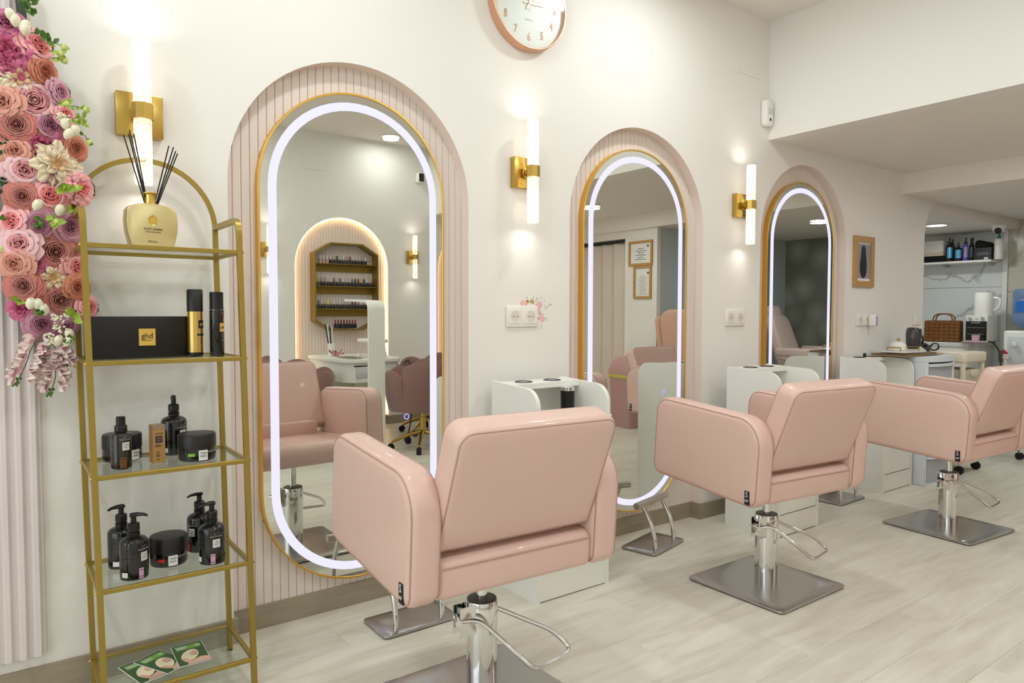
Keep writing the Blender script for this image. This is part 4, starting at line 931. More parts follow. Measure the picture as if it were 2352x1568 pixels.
for (u, v) in ((1252,702),(1258,704),(1262,700),(1266,699),(1253,708),(1250,690),(1210,683),(1244,748),(1242,753),(1254,730),(1257,735),(1248,722),(1243,684),(1225,683),(1234,684)): blob(u, v, 1.8, (168,172,150), 'leaf_print', 6)

# ================================================================== MOTION SENSOR, PORTRAIT
p = at(1766, 260, 1, -.03); t = thing('motion_sensor', 'white motion sensor in the corner above the soffit edge', 'sensor', (SOFX-.05, -.001, p.z)); h = .075
bm = BM(); slab(bm, -.036, .036, -h, h, (.022, .022, .012, .012), 0, .042, .010, lambda a, b, c: (a, -c, b), 5, 3); finish('housing', bm, m_whitep, t)
bm = BM(); slab(bm, -.022, .022, -.010, .026, (.004,)*4, .040, .045, .002, lambda a, b, c: (a, -c, b), 4, 2); finish('lens_window', bm, mat('milky_lens', (214,212,206), .4), t)
bm = BM(); cyl(bm, (.002, -.038, -.040), (.002, -.0432, -.040), .0085, 16); finish('camera_lens', bm, m_black, t)
for k in range(4):
    bm = BM(); cyl(bm, (.004, -.040, .070-.009*k-.004), (.004, -.0428, .070-.009*k-.004), .0022, 8); finish('indicator', bm, m_silver, t)
def picture(lab, x, z, w, h, fw, loc_y=0.0):
    t = thing('picture_frame', lab, 'picture', (x, loc_y, z))
    for nm, (a0, a1, b0, b1) in (('frame_rail', (-w/2, w/2, h/2-fw, h/2)), ('frame_rail', (-w/2, w/2, -h/2, -h/2+fw)), ('frame_stile', (-w/2, -w/2+fw, -h/2+fw, h/2-fw)), ('frame_stile', (w/2-fw, w/2, -h/2+fw, h/2-fw))):
        bm = BM(); rbox(bm, a0, a1, -.018, 0, b0, b1, .0015, 1); finish(nm, bm, m_oak, t, smooth=False)
    bm = BM(); box(bm, -w/2+fw*.8, w/2-fw*.8, -.006, -.003, -h/2+fw*.8, h/2-fw*.8); finish('paper', bm, m_paper, t, smooth=False); return t
a, b = at(1964, 542, 1, -.015), at(2007, 660, 1, -.015); w, h = b.x-a.x, .352
t = picture('oak framed photograph of long dark hair seen from behind', (a.x+b.x)/2, 1.510, w, h, .042)
def poly(nm, pts, m, par, y): bm = BM(); bm.faces.new([bm.verts.new((x, y, z)) for x, z in pts]); return finish(nm, bm, m, par, smooth=False)
iw, ih = w/2-.042, h/2-.042; poly('photo_background', [(-iw, -ih+.018), (iw, -ih+.018), (iw, ih-.010), (-iw, ih-.010)], mat('photo_grey', (150,150,156), .4), t, -.0063)
poly('photo_arm', [(-.052, -.115), (-.040, -.115), (-.030, .0), (-.042, .02)], mat('photo_arm_tone', (196,150,140), .4), t, -.0066); poly('photo_arm', [(.052, -.115), (.040, -.115), (.034, .0), (.046, .02)], mat('photo_arm_tone'), t, -.0066)
hp = [(-.046, -.07), (-.030, -.10), (0, -.118), (.030, -.10), (.046, -.07), (.048, -.02), (.036, .04), (.028, .095), (.014, .112), (-.014, .112), (-.028, .095), (-.036, .04), (-.048, -.02)]
poly('photo_hair', hp, mat('photo_dark_hair', (34,30,32), .35), t, -.0069)
# ================================================================== KITCHEN NOOK AND SIDE STORAGE
def ky(u, x): return at(u, 700, 0, x).y
def kz(v, u, x): return at(u, v, 0, x).z
ZS = 1.662
t = thing('wall_shelf', 'white wall shelf above the kitchen counter', 'shelf', (7.66, .62, ZS))
bm = BM(); rbox(bm, -.12, .128, -.46, .45, -.020, 0, .002, 1); finish('board', bm, m_whitep, t)
for y in (-.40, 0., .40):
    bm = BM(); rbox(bm, .02, .128, y-.012, y+.012, -.045, -.020, .002, 1); finish('bracket', bm, m_steel2, t)
m_tow = mat('white_towel', (236,232,228), .9, bump=(300, .3)); m_towb = mat('beige_towel', (226,206,186), .9, bump=(300, .3)); m_blkcloth = mat('black_cloth', (18,18,18), .9)
yl, yr = ky(2124, 7.62), ky(2168, 7.62); z = ZS+.0005
def folded(name, lab, cat, y0, y1, x0, x1, z, h, m, grp=None):
    t = thing(name, lab, cat, ((x0+x1)/2, (y0+y1)/2, z), 0, grp); w, d = abs(y1-y0)/2, (x1-x0)/2
    bm = BM(); slab(bm, -d, d, -w, w, (.012,)*4, 0, h*.52, h*.22, lambda a, b, c: (a, b, c), 4, 3); finish('lower_fold', bm, m, t)
    bm = BM(); slab(bm, -d, d*.98, -w, w, (.012,)*4, h*.48, h, h*.22, lambda a, b, c: (a, b, c), 4, 3); finish('upper_fold', bm, m, t)
folded('folded_cloth', 'folded black cloth under the towel stack', 'cloth', yl+.02, yr-.02, 7.57, 7.74, z, .062, m_blkcloth); z += .0625
for k in range(8): folded('folded_towel', ('folded white towel in the stack on the wall shelf' if k > 1 else 'folded beige towel near the bottom of the shelf stack'), 'towel', yl, yr, 7.57, 7.74, z, .0185, m_towb if k < 2 else m_tow, 'towels stacked on the kitchen shelf'); z += .0187
def kbottle(lab, u0, u1, h, m, cap=m_black, patch_c=None, trig=False, x=7.60):
    y0, y1 = ky(u0, x), ky(u1, x); r = abs(y1-y0)/2; t = thing('salon_bottle', lab, 'bottle', (x, (y0+y1)/2, ZS+.0005), math.radians(-62), 'bottles on the kitchen shelf'); hb = h*.72
    bm = BM(); lathe(bm, [(r*.92, 0), (r, .004), (r, hb-.016), (r*.8, hb-.005), (.012, hb)], 20); finish('body', bm, m, t)
    bm = BM(); lathe(bm, [(.014, hb-.001), (.014, hb+h*.10), (.006, hb+h*.11), (.006, h-.012)], 14); finish('collar', bm, cap, t)
    bm = BM()
    if trig: rbox(bm, -.012, .012, -.040, .016, h-.028, h, .005, 2); tube(bm, [(0, -.016, h-.03), (0, -.030, h-.055), (0, -.022, h-.075)], .004, 6)
    else: tube(bm, [(0, .012, h-.006), (0, -.012, h-.004), (0, -.036, h-.012)], .0055, 8)
    finish('spray_head' if trig else 'pump_nozzle', bm, cap, t)
    if patch_c:
        bm = BM(); card(bm, front(r, hb*.52), r*1.5, hb*.62, r); finish('label', bm, patch_c, t, smooth=False)
m_bluelab = mat('blue_foil_label', (96,168,206), .3, .3); m_violab = mat('violet_label', (110,84,190), .4); m_graylab = mat('dark_grey_label', (60,60,66), .4)
kbottle('black pump bottle with a pale blue label next to the towels', 2169, 2186, .235, m_blackgl, patch_c=m_bluelab)
kbottle('shorter black pump bottle with a pale blue label', 2188, 2207, .185, m_blackgl, patch_c=m_bluelab)
kbottle('violet pump bottle on the kitchen shelf', 2209, 2220, .225, m_violab, patch_c=mat('lilac_label', (170,160,214), .4))
kbottle('slim black trigger spray bottle on the kitchen shelf', 2222, 2234, .215, m_black, patch_c=m_graylab, trig=True)
kbottle('dark pump bottle half hidden behind the blue-labelled one', 2178, 2190, .230, m_black, x=7.70)
kbottle('large white plastic bottle with a green trigger', 2280, 2301, .272, m_whitep, cap=mat('green_cap', (40,120,86), .4), trig=False, x=7.62)
y0, y1 = ky(2277, 7.60), ky(2236, 7.60); t = thing('storage_box', 'black product box with a small white sticker on the kitchen shelf', 'box', (7.63, (y0+y1)/2, ZS+.0005))
bm = BM(); rbox(bm, -.06, .06, -(y1-y0)/2, (y1-y0)/2, 0, .118, .003, 1); finish('carton', bm, m_box, t)
bm = BM(); card(bm, fm((-.0605, -.03, .014), (0, -1, 0), (0, 0, 1)), .034, .018); finish('sticker', bm, m_lab, t, smooth=False)
for zz in (.066, .050): bm = BM(); card(bm, fm((-.0605, .0, zz), (0, -1, 0), (0, 0, 1)), .10, .003); finish('print_line', bm, m_silver, t, smooth=False)
t = thing('rolled_cloth', 'black cloth bundle lying on the product box', 'cloth', (7.63, (y0+y1)/2+.005, ZS+.119)); bm = BM(); slab(bm, -.045, .05, -.075, .08, (.03,)*4, 0, .062, .024, lambda a, b, c: (a, b*(1-c*2), c+.012*math.sin(b*30)*(c > .03)), 6, 4); finish('bundle', bm, m_blkcloth, t)
# dome camera
p = at(2289, 520, 2, ZC4); t = thing('dome_camera', 'white dome security camera under the nook ceiling', 'camera', (7.35, ky(2289, 7.35), ZC4))
bm = BM(); lathe(bm, [(.040, -.060), (.048, -.045), (.052, -.020), (.056, -.004), (.056, 0)], 28); finish('housing', bm, m_whitep, t)
bm = BM(); tube(bm, [(-.034, -.006, -.048), (-.046, -.012, -.058)], .027, 18, rr=[.030, .026]); finish('lens', bm, m_blackgl, t)
# counter
t = thing('kitchen_counter', 'grey and white kitchen counter in the nook', 'cabinet', (7.49, .66, 0))
bm = BM(); rbox(bm, -.30, .295, -.47, .50, .845, .880, .003, 1); finish('worktop', bm, m_marble, t)
for k in range(2):
    bm = BM(); rbox(bm, -.285, .29, -.455+k*.47, .012+k*.47, .05, .845, .002, 1); bd = finish('cabinet_body', bm, m_white, t)
    bm = BM(); rbox(bm, -.302, -.285, -.452+k*.47, .008+k*.47, .06, .825, .002, 1); finish('cabinet_door', bm, m_white, bd)
bm = BM(); box(bm, -.25, .29, -.44, .48, 0, .05); finish('plinth', bm, m_black, t)
# woven bag
xb = 7.36; y0, y1 = ky(2212, xb), ky(2128, xb); w = y1-y0; t = thing('woven_bag', 'brown woven leather handbag on the kitchen counter', 'bag', (xb, (y0+y1)/2, .8805)); m_bag = mat('brown_leather', (122,76,36), .45, noise=(30, .15)); H = .205
bm = BM(); slab(bm, -w/2+.006, w/2-.006, .0, H, (.015,)*4, -.055, .055, .015, lambda a, b, c: (c*(1-.25*b/H), a, b), 4, 3); finish('bag_body', bm, mat('brown_leather_dark', (84,50,22), .5), t)
nx, nz = 7, 6
for i in range(nx):
    for j in range(nz):
        a0 = -w/2+.004+(w-.008)*i/nx; a1 = a0+(w-.008)/nx-.0015; b0 = .004+(H-.006)*j/nz; b1 = b0+(H-.006)/nz-.0015; off = .003 if (i+j) % 2 else 0
        bm = BM(); fx = lambda b: -.0555*(1-.25*b/H)-off; vs = []
        slab(bm, a0, a1, b0, b1, (.004,)*4, .0, .005, .002, lambda a, b, c: (fx(b)-c, a, b), 2, 1); finish('leather_strip', bm, m_bag, t)
for s in (-1, 1):
    bm = BM(); tube(bm, smoothpath([(s*.03, -.085, H-.01), (s*.03, -.078, H+.035), (s*.03, -.04, H+.060), (s*.03, .04, H+.060), (s*.03, .078, H+.035), (s*.03, .085, H-.01)], 5), .0065, 8); finish('handle', bm, m_bag, t)
# mini oven
xo = 7.36; y0, y1 = ky(2270, xo), ky(2219, xo); w = y1-y0; t = thing('mini_oven', 'small white and black countertop oven', 'oven', (xo, (y0+y1)/2, .8805)); H = .255; D = .27
bm = BM(); rbox(bm, 0, D, -w/2, w/2, .012, H, .006, 2); finish('body', bm, mat('oven_white', (222,222,214), .35), t)
bm = BM(); rbox(bm, -.012, .004, -w/2+.006, w/2-.006, .022, H-.055, .003, 1); d = finish('door', bm, m_blackgl, t)
bm = BM(); tube(bm, [(-.014, -w/2+.05, H-.068), (-.026, -w/2+.055, H-.068), (-.026, w/2-.055, H-.068), (-.014, w/2-.05, H-.068)], .004, 8); finish('handle', bm, m_chrome, d)
for zz in (.08, .14): bm = BM(); cyl(bm, (-.0135, -w/2+.02, zz), (-.0135, w/2-.02, zz), .0022, 6); finish('rack_wire', bm, m_steel2, d)
for s in (-1, 1):
    bm = BM(); tube(bm, [(.002, s*w*.28, H-.027), (-.010, s*w*.28, H-.027), (-.020, s*w*.28, H-.027)], .013, 16, rr=[.016, .014, .012]); finish('knob', bm, m_chrome, t)
    for k in (0, 1): bm = BM(); cyl(bm, (.03+.2*k, s*w*.38, 0), (.03+.2*k, s*w*.38, .014), .009, 10); finish('foot', bm, m_black, t)
bm = BM(); box(bm, -.001, .002, -.010, .010, H-.036, H-.030); finish('red_light', bm, mat('red_lamp', (190,50,40), .4), t)
# kettle / white canister on the oven
t = thing('white_jug', 'tall white jug with a handle standing on the oven', 'jug', (xo+.12, (y0+y1)/2-.015, .8805+H)); r = .082
bm = BM(); lathe(bm, [(r*.97, 0), (r, .006), (r*.98, .12), (r*.93, .205), (r*.90, .212), (r*.2, .216)], 28); finish('body', bm, m_whitep, t)
bm = BM(); tube(bm, smoothpath([(0, -r*.9, .165), (0, -r-.045, .150), (0, -r-.040, .08), (0, -r*.93, .04)], 5), .010, 8); finish('handle', bm, m_whitep, t)
# saucer, cup, spoon
p = Vector((7.215, ky(2243, 7.215), .8805)); m_cup = mat('pink_cup', (226,188,206), .45)
t = thing('round_tray', 'flat round pink tray under the paper cup', 'tray', p); bm = BM(); lathe(bm, [(.06, 0), (.085, .004), (.100, .014), (.098, .0155), (.082, .007), (.02, .006)], 32); finish('dish', bm, mat('dusty_pink_plastic', (206,170,178), .4), t); t.scale = (.9, 1.15, 1)
t = thing('paper_cup', 'pink paper cup with a spoon on the tray', 'cup', p+Vector((0, 0, .0065))); bm = BM(); lathe(bm, [(.026, 0), (.034, .066), (.0355, .067), (.0345, .0685), (.033, .066), (.026, .006)], 24); finish('cup', bm, m_cup, t); bm = BM(); cyl(bm, (.004, .01, .02), (-.012, -.040, .092), .0016, 6); finish('spoon', bm, m_steel2, t)
t = thing('black_cable', 'black cable hanging from the counter to the wall outlet', 'cable', (7.3, .3, .88)); a = Vector((7.3, .3, .88))
bm = BM(); tube(bm, smoothpath([Vector((7.16, ky(2272, 7.16), .905))-a, Vector((7.18, ky(2285, 7.18), .885))-a, Vector((7.20, ky(2297, 7.2), .82))-a, Vector((7.74, ky(2303, 7.74), .66))-a, Vector((7.775, ky(2303, 7.775), .70))-a], 6), .006, 7); finish('cord', bm, m_black, t)
t = thing('wall_outlet', 'grey double power outlet on the stone wall', 'socket', (7.787, ky(2311, 7.78), .75)); bm = BM(); rbox(bm, -.02, .0, -.045, .045, -.06, .05, .003, 1); finish('box', bm, mat('grey_plastic', (150,150,146), .5), t)
for s in (-.022, .022): bm = BM(); cyl(bm, (-.0235, s, -.022), (-.019, s, -.022), .017, 16); finish('socket_well', bm, m_black if s < 0 else m_silver, t)
# water cooler
yc = ky(2356, 7.45); t = thing('water_cooler', 'white water cooler with a blue bottle by the stone wall', 'water cooler', (7.47, yc-.03, 0))
bm = BM(); rbox(bm, -.15, .15, -.155, .155, 0, 1.00, .02, 3); finish('cabinet', bm, m_whitep, t)
bm = BM(); rbox(bm, -.156, -.14, -.12, .12, .70, .95, .008, 2); pn = finish('tap_panel', bm, mat('cooler_grey', (214,218,220), .4), t)
for s in (-1, 1): bm = BM(); rbox(bm, -.19, -.15, s*.055-.016, s*.055+.016, .86, .90, .005, 2); finish('tap', bm, m_whitep, pn)
m_wb = mat('blue_water_bottle', (150,178,220), .12, trans=.6, ior=1.2)
bm = BM(); lathe(bm, [(.03, 1.0), (.06, 1.02), (.128, 1.06), (.134, 1.075), (.134, 1.14), (.128, 1.15), (.134, 1.16), (.134, 1.27), (.128, 1.28), (.134, 1.29), (.134, 1.345), (.115, 1.37), (.05, 1.375)], 32); b = finish('water_bottle', bm, m_wb, t)
bm = BM(); M = Matrix.Rotation(-PI/2, 4, 'Z') @ front(.1345, 1.215); card(bm, M, .17, .095, .1345); finish('label', bm, mat('blue_label', (40,110,190), .4), b, smooth=False)
t = thing('felt_ornament', 'small red and white felt ornament hanging on the water cooler', 'ornament', (7.285, yc+.085, .76)); bm = BM(); tube(bm, [(0, 0, .02), (-.004, .01, .045), (0, .02, .07)], .02, 10, rr=[.022, .016, .004]); finish('hat', bm, mat('red_felt', (180,36,40), .8), t); bm = BM(); sphere(bm, (0, 0, .0), .024, 10, 8); finish('head', bm, mat('white_felt', (236,226,220), .8), t); bm = BM(); lathe(bm, [(.022, -.005), (.026, 0), (.026, .012), (.02, .016)], 12, (0, 0, .014)); finish('brim', bm, MATS['white_felt'], t)

# ------------------------------------------------------------------ drawer tower and cart
m_pl = mat('white_translucent_plastic', (226,232,238), .3); m_dr = mat('frosted_drawer', (216,220,226), .35, trans=.35, ior=1.1)
TX0, TX1, TY0, TY1, TZ = 4.965, 5.385, -.40, -.02, .862
t = thing('drawer_tower', 'white plastic drawer tower with frosted drawers beside the station', 'drawers', ((TX0+TX1)/2, (TY0+TY1)/2, 0)); w, d = (TX1-TX0)/2, (TY1-TY0)/2
bow = lambda x: -d-.035*(1-(x/w)**2)
def bowed(bm, x0, x1, z0, z1, yback, ins=0.0):
    n = 10; fr_ = [(x0+(x1-x0)*i/n, bow(x0+(x1-x0)*i/n)+ins) for i in range(n+1)]; pl = fr_+[(x1, yback), (x0, yback)]
    loft(bm, [[(a, b, z0) for a, b in pl], [(a, b, z1) for a, b in pl]], True, True, True)
bm = BM(); bowed(bm, -w, w, TZ-.035, TZ, d); finish('top', bm, m_pl, t, angle=30)
for s in (-1, 1): bm = BM(); rbox(bm, s*w-(.03 if s > 0 else 0), s*w+(0 if s > 0 else .03), -d, d, 0, TZ-.035, .004, 1); finish('side_wall', bm, m_pl, t)
bm = BM(); box(bm, -w+.03, w-.03, d-.01, d, 0, TZ-.035); finish('back_wall', bm, m_pl, t, smooth=False)
nd = 4; hz = (TZ-.035)/nd
for k in range(nd):
    bm = BM(); bowed(bm, -w+.034, w-.034, k*hz+.012, (k+1)*hz-.014, d-.02, .012); dd = finish('drawer', bm, m_dr, t, angle=30)
    bm = BM(); bowed(bm, -w+.03, w-.03, (k+1)*hz-.030, (k+1)*hz-.012, -d+.03, -.006); finish('drawer_lip', bm, m_pl, dd, angle=30)
    bm = BM(); bowed(bm, -w+.02, w-.02, k*hz, k*hz+.012, -d+.05, 0); finish('divider', bm, m_pl, t, angle=30)
t = thing('rolling_cart', 'cream plastic rolling cart with pull-out trays', 'cart', (5.675, -.235, 0)); m_cr = mat('cream_plastic', (232,222,200), .35); w, d, Hc = .175, .185, .875
for sx in (-1, 1):
    for sy in (-1, 1):
        bm = BM(); rbox(bm, sx*w-.024*(sx > 0)*1.0-.0, sx*w+.024*(sx < 0), min(sy*d, sy*d-sy*.03), max(sy*d, sy*d-sy*.03), .07, Hc-.06, .006, 2); finish('upright', bm, m_cr, t)
        bm = BM(); tube(bm, [(sx*(w-.03)-.012, sy*(d-.03), .03), (sx*(w-.03)+.012, sy*(d-.03), .03)], .03, 16); c = finish('caster', bm, m_rubber, t); bm = BM(); cyl(bm, (sx*(w-.03), sy*(d-.03), .045), (sx*(w-.03), sy*(d-.03), .075), .010, 10); finish('caster_stem', bm, m_black, c)
bm = BM(); slab(bm, -w-.012, w+.012, -d-.012, d+.012, (.03,)*4, Hc-.075, Hc, .016, lambda a, b, c: (a, b, c), 5, 3); finish('top_tray', bm, m_cr, t)
bm = BM(); slab(bm, -w, w, -d, d, (.02,)*4, .065, .10, .008, lambda a, b, c: (a, b, c), 4, 2); finish('base', bm, m_cr, t)
for k in range(4):
    z0 = .115+k*.172; bm = BM(); loops = []
    for zz, q in ((z0, .90), (z0+.006, .93), (z0+.105, 1.0), (z0+.120, 1.04), (z0+.120, .98), (z0+.012, .88)): loops.append([(a*q, b*q, zz) for a, b in rrect(-w+.028, w-.028, -d+.010, d-.010, (.02,)*4)])
    loft(bm, loops, True, True, True); tr_ = finish('pull_out_tray', bm, m_cr, t); bm = BM(); slab(bm, -.05, .05, z0+.072, z0+.116, (.018, .018, .004, .004), d-.010, d+.004, .003, lambda a, b, c: (a, -c, b), 4, 2); finish('finger_pull', bm, m_cr, tr_)
# things lying on top
ZTW = TZ+.0005
t = thing('paper_bag', 'folded brown kraft paper bag on the drawer tower', 'paper bag', (5.10, -.215, ZTW), -.06); m_kr = mat('kraft_paper', (164,136,96), .7, noise=(12, .12))
bm = BM(); slab(bm, -.27, .24, -.125, .12, (.004,)*4, 0, .0055, .0015, lambda a, b, c: (a, b, c+.004*math.sin(a*9)+.004), 2, 1); finish('front_sheet', bm, m_kr, t)
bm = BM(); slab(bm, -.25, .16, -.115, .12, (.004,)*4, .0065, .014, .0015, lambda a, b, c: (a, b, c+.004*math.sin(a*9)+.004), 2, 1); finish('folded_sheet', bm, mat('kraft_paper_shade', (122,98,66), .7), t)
bm = BM(); tube(bm, smoothpath([(.15, -.10, .011), (.19, -.08, .011), (.20, -.06, .0115), (.17, -.05, .0115)], 4), .0035, 5, flat=.35); finish('printed_swoosh', bm, mat('grey_ink', (70,68,66), .6), t)
t = thing('serving_tray', 'white rectangular tray with gold handles on the paper bag', 'tray', (5.04, -.21, ZTW+.0205), -.06)
bm = BM(); slab(bm, -.135, .135, -.085, .085, (.010,)*4, 0, .012, .003, lambda a, b, c: (a, b, c), 3, 2); finish('tray', bm, mat('white_marble_tray', (236,230,226), .25), t)
for s in (-1, 1):
    bm = BM(); tube(bm, filletpath([(s*.118, -.045, .010), (s*.118, -.045, .036), (s*.118, .045, .036), (s*.118, .045, .010)], .004, 2), .0042, 6); finish('handle', bm, m_gold, t)
t = thing('sugar_bowl', 'white lidded bowl with a gold knob on the tray', 'bowl', (5.01, -.19, ZTW+.033)); bm = BM(); lathe(bm, [(.046, 0), (.050, .004), (.050, .030)], 28); finish('bowl', bm, m_whitep, t); bm = BM(); lathe(bm, [(.0515, .030), (.050, .040), (.036, .056), (.014, .063)], 28); l = finish('lid', bm, m_whitep, t)
bm = BM(); lathe(bm, [(.006, .062), (.005, .068), (.011, .074), (.011, .084), (.004, .087)], 14); finish('knob', bm, m_gold, l)
# hair dryer
t = thing('hair_dryer', 'dark grey hair dryer with a looped black cord', 'hair dryer', (5.225, -.20, ZTW+.056)); t.scale = (1.06, 1.1, 1.15); m_hd = mat('dark_grey_plastic', (62,58,58), .25, coat=.3)
bm = BM(); tube(bm, [(-.012, .0, -.012), (-.014, 0, .02), (-.010, 0, .075), (-.006, 0, .105), (-.005, 0, .112)], .043, 22, rr=[.034, .043, .046, .044, .038]); b = finish('barrel', bm, m_hd, t)
bm = BM(); cyl(bm, (-.005, 0, .1115), (-.005, 0, .1140), .034, 18); finish('air_grille', bm, mat('copper_mesh', (150,80,50), .4, .5), b)
bm = BM(); tube(bm, smoothpath([(.018, 0, .04), (.07, -.008, .02), (.13, -.015, -.004), (.165, -.018, -.020)], 5), .019, 14, flat=.8); finish('handle', bm, m_hd, t)
bm = BM(); rbox(bm, .085, .115, -.036, -.022, -.006, .014, .003, 1); finish('switch', bm, m_black, t)
bm = BM(); tube(bm, smoothpath([(.165, -.018, -.018), (.23, -.02, .012), (.33, -.01, .006), (.36, .0, -.022), (.30, .01, -.030), (.20, .01, .010), (.10, .03, .030), (.04, .03, .060), (.06, .0, .085), (.035, -.035, .055), (.05, -.03, .02)], 7), .0052, 8); finish('cord', bm, m_black, t)
bm = BM(); tube(bm, [(.165+.012*math.cos(q), -.03, -.030+.012*math.sin(q)) for q in [2*PI*i/14 for i in range(14)]], .002, 5, True); finish('hanging_loop', bm, m_steel2, t)
# things inside the first station
t = thing('black_canister', 'tall black canister standing inside the first styling station', 'canister', (1.985, -.215, .6185)); bm = BM(); lathe(bm, [(.026, 0), (.028, .004), (.031, .195), (.031, .200)], 24); finish('body', bm, m_black, t); bm = BM(); lathe(bm, [(.0315, .198), (.0315, .212), (.029, .214)], 24); l = finish('cap', bm, m_chrome, t)
t = thing('serum_bottle', 'small black and gold bottle inside the first styling station', 'bottle', (1.775, -.235, .6185)); bm = BM(); lathe(bm, [(.020, 0), (.021, .003), (.021, .13), (.014, .14)], 20); finish('body', bm, mat('amber_gold', (176,120,40), .3, .3), t); bm = BM(); lathe(bm, [(.014, .139), (.014, .165), (.009, .17), (.008, .205), (.006, .21)], 16); finish('dropper_cap', bm, m_black, t)
t = thing('comb_cup', 'small black clip on top of the third styling station', 'clip', (4.735, -.10, .857)); bm = BM(); lathe(bm, [(.010, 0), (.010, .022), (.008, .026)], 12); finish('cap', bm, m_black, t)

t = thing('rolling_stool', 'pink round stool on casters behind the cream cart', 'stool', (6.62, -.24, 0)); m_st = mat('dusty_pink_vinyl', (206,160,156), .45)
bm = BM(); lathe(bm, [(.14, .585), (.178, .595), (.188, .62), (.180, .648), (.13, .660), (.02, .664)], 32); finish('seat', bm, m_st, t)
bm = BM(); lathe(bm, [(.03, .10), (.03, .34), (.014, .342), (.014, .59)], 18); finish('gas_lift', bm, m_chrome, t)
for k in range(5):
    a = 2*PI*k/5+.4; u = Vector((math.cos(a), math.sin(a), 0)); bm = BM(); tube(bm, [u*.02+Vector((0, 0, .12)), u*.13+Vector((0, 0, .10)), u*.24+Vector((0, 0, .065))], .014, 8, rr=[.02, .015, .011], flat=.8); l = finish('base_leg', bm, m_chrome, t)
    v = Vector((-u.y, u.x, 0)); c = u*.245+Vector((0, 0, .0275)); bm = BM(); tube(bm, [c-v*.017, c+v*.017], .0270, 14); finish('caster', bm, m_rubber, l)
# ================================================================== WHAT THE MIRRORS SHOW: OPPOSITE WALL
YO = YF
# warm led strip round the niches
m_warmled = mat('warm_led_strip', (255,225,180), .4, emit=(255,216,160), estr=7)
for i, c in enumerate(NCX):
    t = thing('led_strip', ('warm led strip glowing around the niche behind the nail polish rack', 'warm led strip glowing around the second niche by the velvet chairs')[i], 'led strip', (c, YO, 0)); a = AW/2-.008
    pts = [(-a, -.030, .10)]+[(-a*math.cos(PI*k/36), -.030, ATOP-AW/2+a*math.sin(PI*k/36)) for k in range(37)]+[(a, -.030, .10)]
    bm = BM(); tube(bm, pts, .0065, 6); finish('strip', bm, m_warmled, t)
# octagonal gold rack with nail polish
OX, OZ = 2.787, 1.405; t = thing('nail_polish_rack', 'octagonal gold rack full of nail polish in the lit niche', 'rack', (OX, YO-ADEP, OZ))
oc = [(-.33, -.335), (-.165, -.43), (.165, -.43), (.33, -.335), (.33, .325), (.165, .425), (-.165, .425), (-.33, .325)]
m_rack = mat('antique_gold_paint', (150,124,54), .35, .6); DEP = .13
for k in range(8):
    a, b = oc[k], oc[(k+1) % 8]; s = .965; bm = BM(); P = [a, b, (b[0]*s, b[1]*s), (a[0]*s, a[1]*s)]
    loft(bm, [[(x, 0, z) for x, z in P], [(x, DEP, z) for x, z in P]], True, True, True); finish('rim_panel', bm, m_rack, t, smooth=False)
LZ = [-.425+.018, -.215, .004, .223]
for z in LZ[1:]:
    bm = BM(); rbox(bm, -.318, .318, .004, DEP-.012, z-.008, z, .001, 1); s_ = finish('shelf', bm, m_rack, t); bm = BM(); rbox(bm, -.318, .318, .004, .010, z-.075, z-.006, .001, 1); finish('rear_rail', bm, m_rack, s_); bm = BM(); cyl(bm, (-.318, DEP-.016, z+.03), (.318, DEP-.016, z+.03), .002, 6); finish('front_rail', bm, m_rack, s_)
m_pb = mat('navy_polish_label', (34,40,58), .25, coat=.3); caps = [mat('polish_cap_%d' % i, c, .3) for i, c in enumerate([(232,230,228), (226,196,196), (60,54,60), (214,206,196), (196,150,160), (226,204,80), (150,40,50), (120,110,120)])]; clear = mat('pink_polish_bottle', (232,196,196), .15)
bm = BM(); rbox(bm, -.011, .011, -.011, .011, 0, .042, .003, 1); t0 = finish('polish_body', bm, m_pb); pbm = t0.data; bpy.data.objects.remove(t0)
bm = BM(); rbox(bm, -.011, .011, -.011, .011, 0, .042, .003, 1); t0 = finish('polish_body', bm, clear); pbc = t0.data; bpy.data.objects.remove(t0)
capm = []
for m in caps: bm = BM(); lathe(bm, [(.0078, .041), (.0082, .043), (.0072, .078), (.005, .080)], 10); t0 = finish('cap', bm, m); capm.append(t0.data); bpy.data.objects.remove(t0)
rp = random.Random(4); ROWS = [(1, 20, -.30, .30, 'small nail polish bottle on the lowest full shelf of the gold rack'), (2, 20, -.30, .30, 'small nail polish bottle on the middle shelf of the gold rack'), (3, 15, -.245, .225, 'small nail polish bottle on the top shelf of the gold rack'), (0, 8, -.10, .11, 'dark nail polish bottle at the bottom of the gold rack')]
for r_, n, a, b, lab in ROWS:
    for k in range(n):
        x = a+(b-a)*k/(n-1); o = thing('nail_polish', lab, 'nail polish', (OX+x, YO-ADEP+.055, OZ+LZ[r_]+.0005), rp.uniform(-.2, .2), 'nail polish bottles on the gold rack')
        place('polish_body', pbc if (r_ == 3 and k < 3) else pbm, o); place('cap', capm[rp.choice([6, 6, 2]) if r_ == 0 else rp.choice([0, 0, 0, 3, 1, 2, 4, 7, 5, 6])], o)
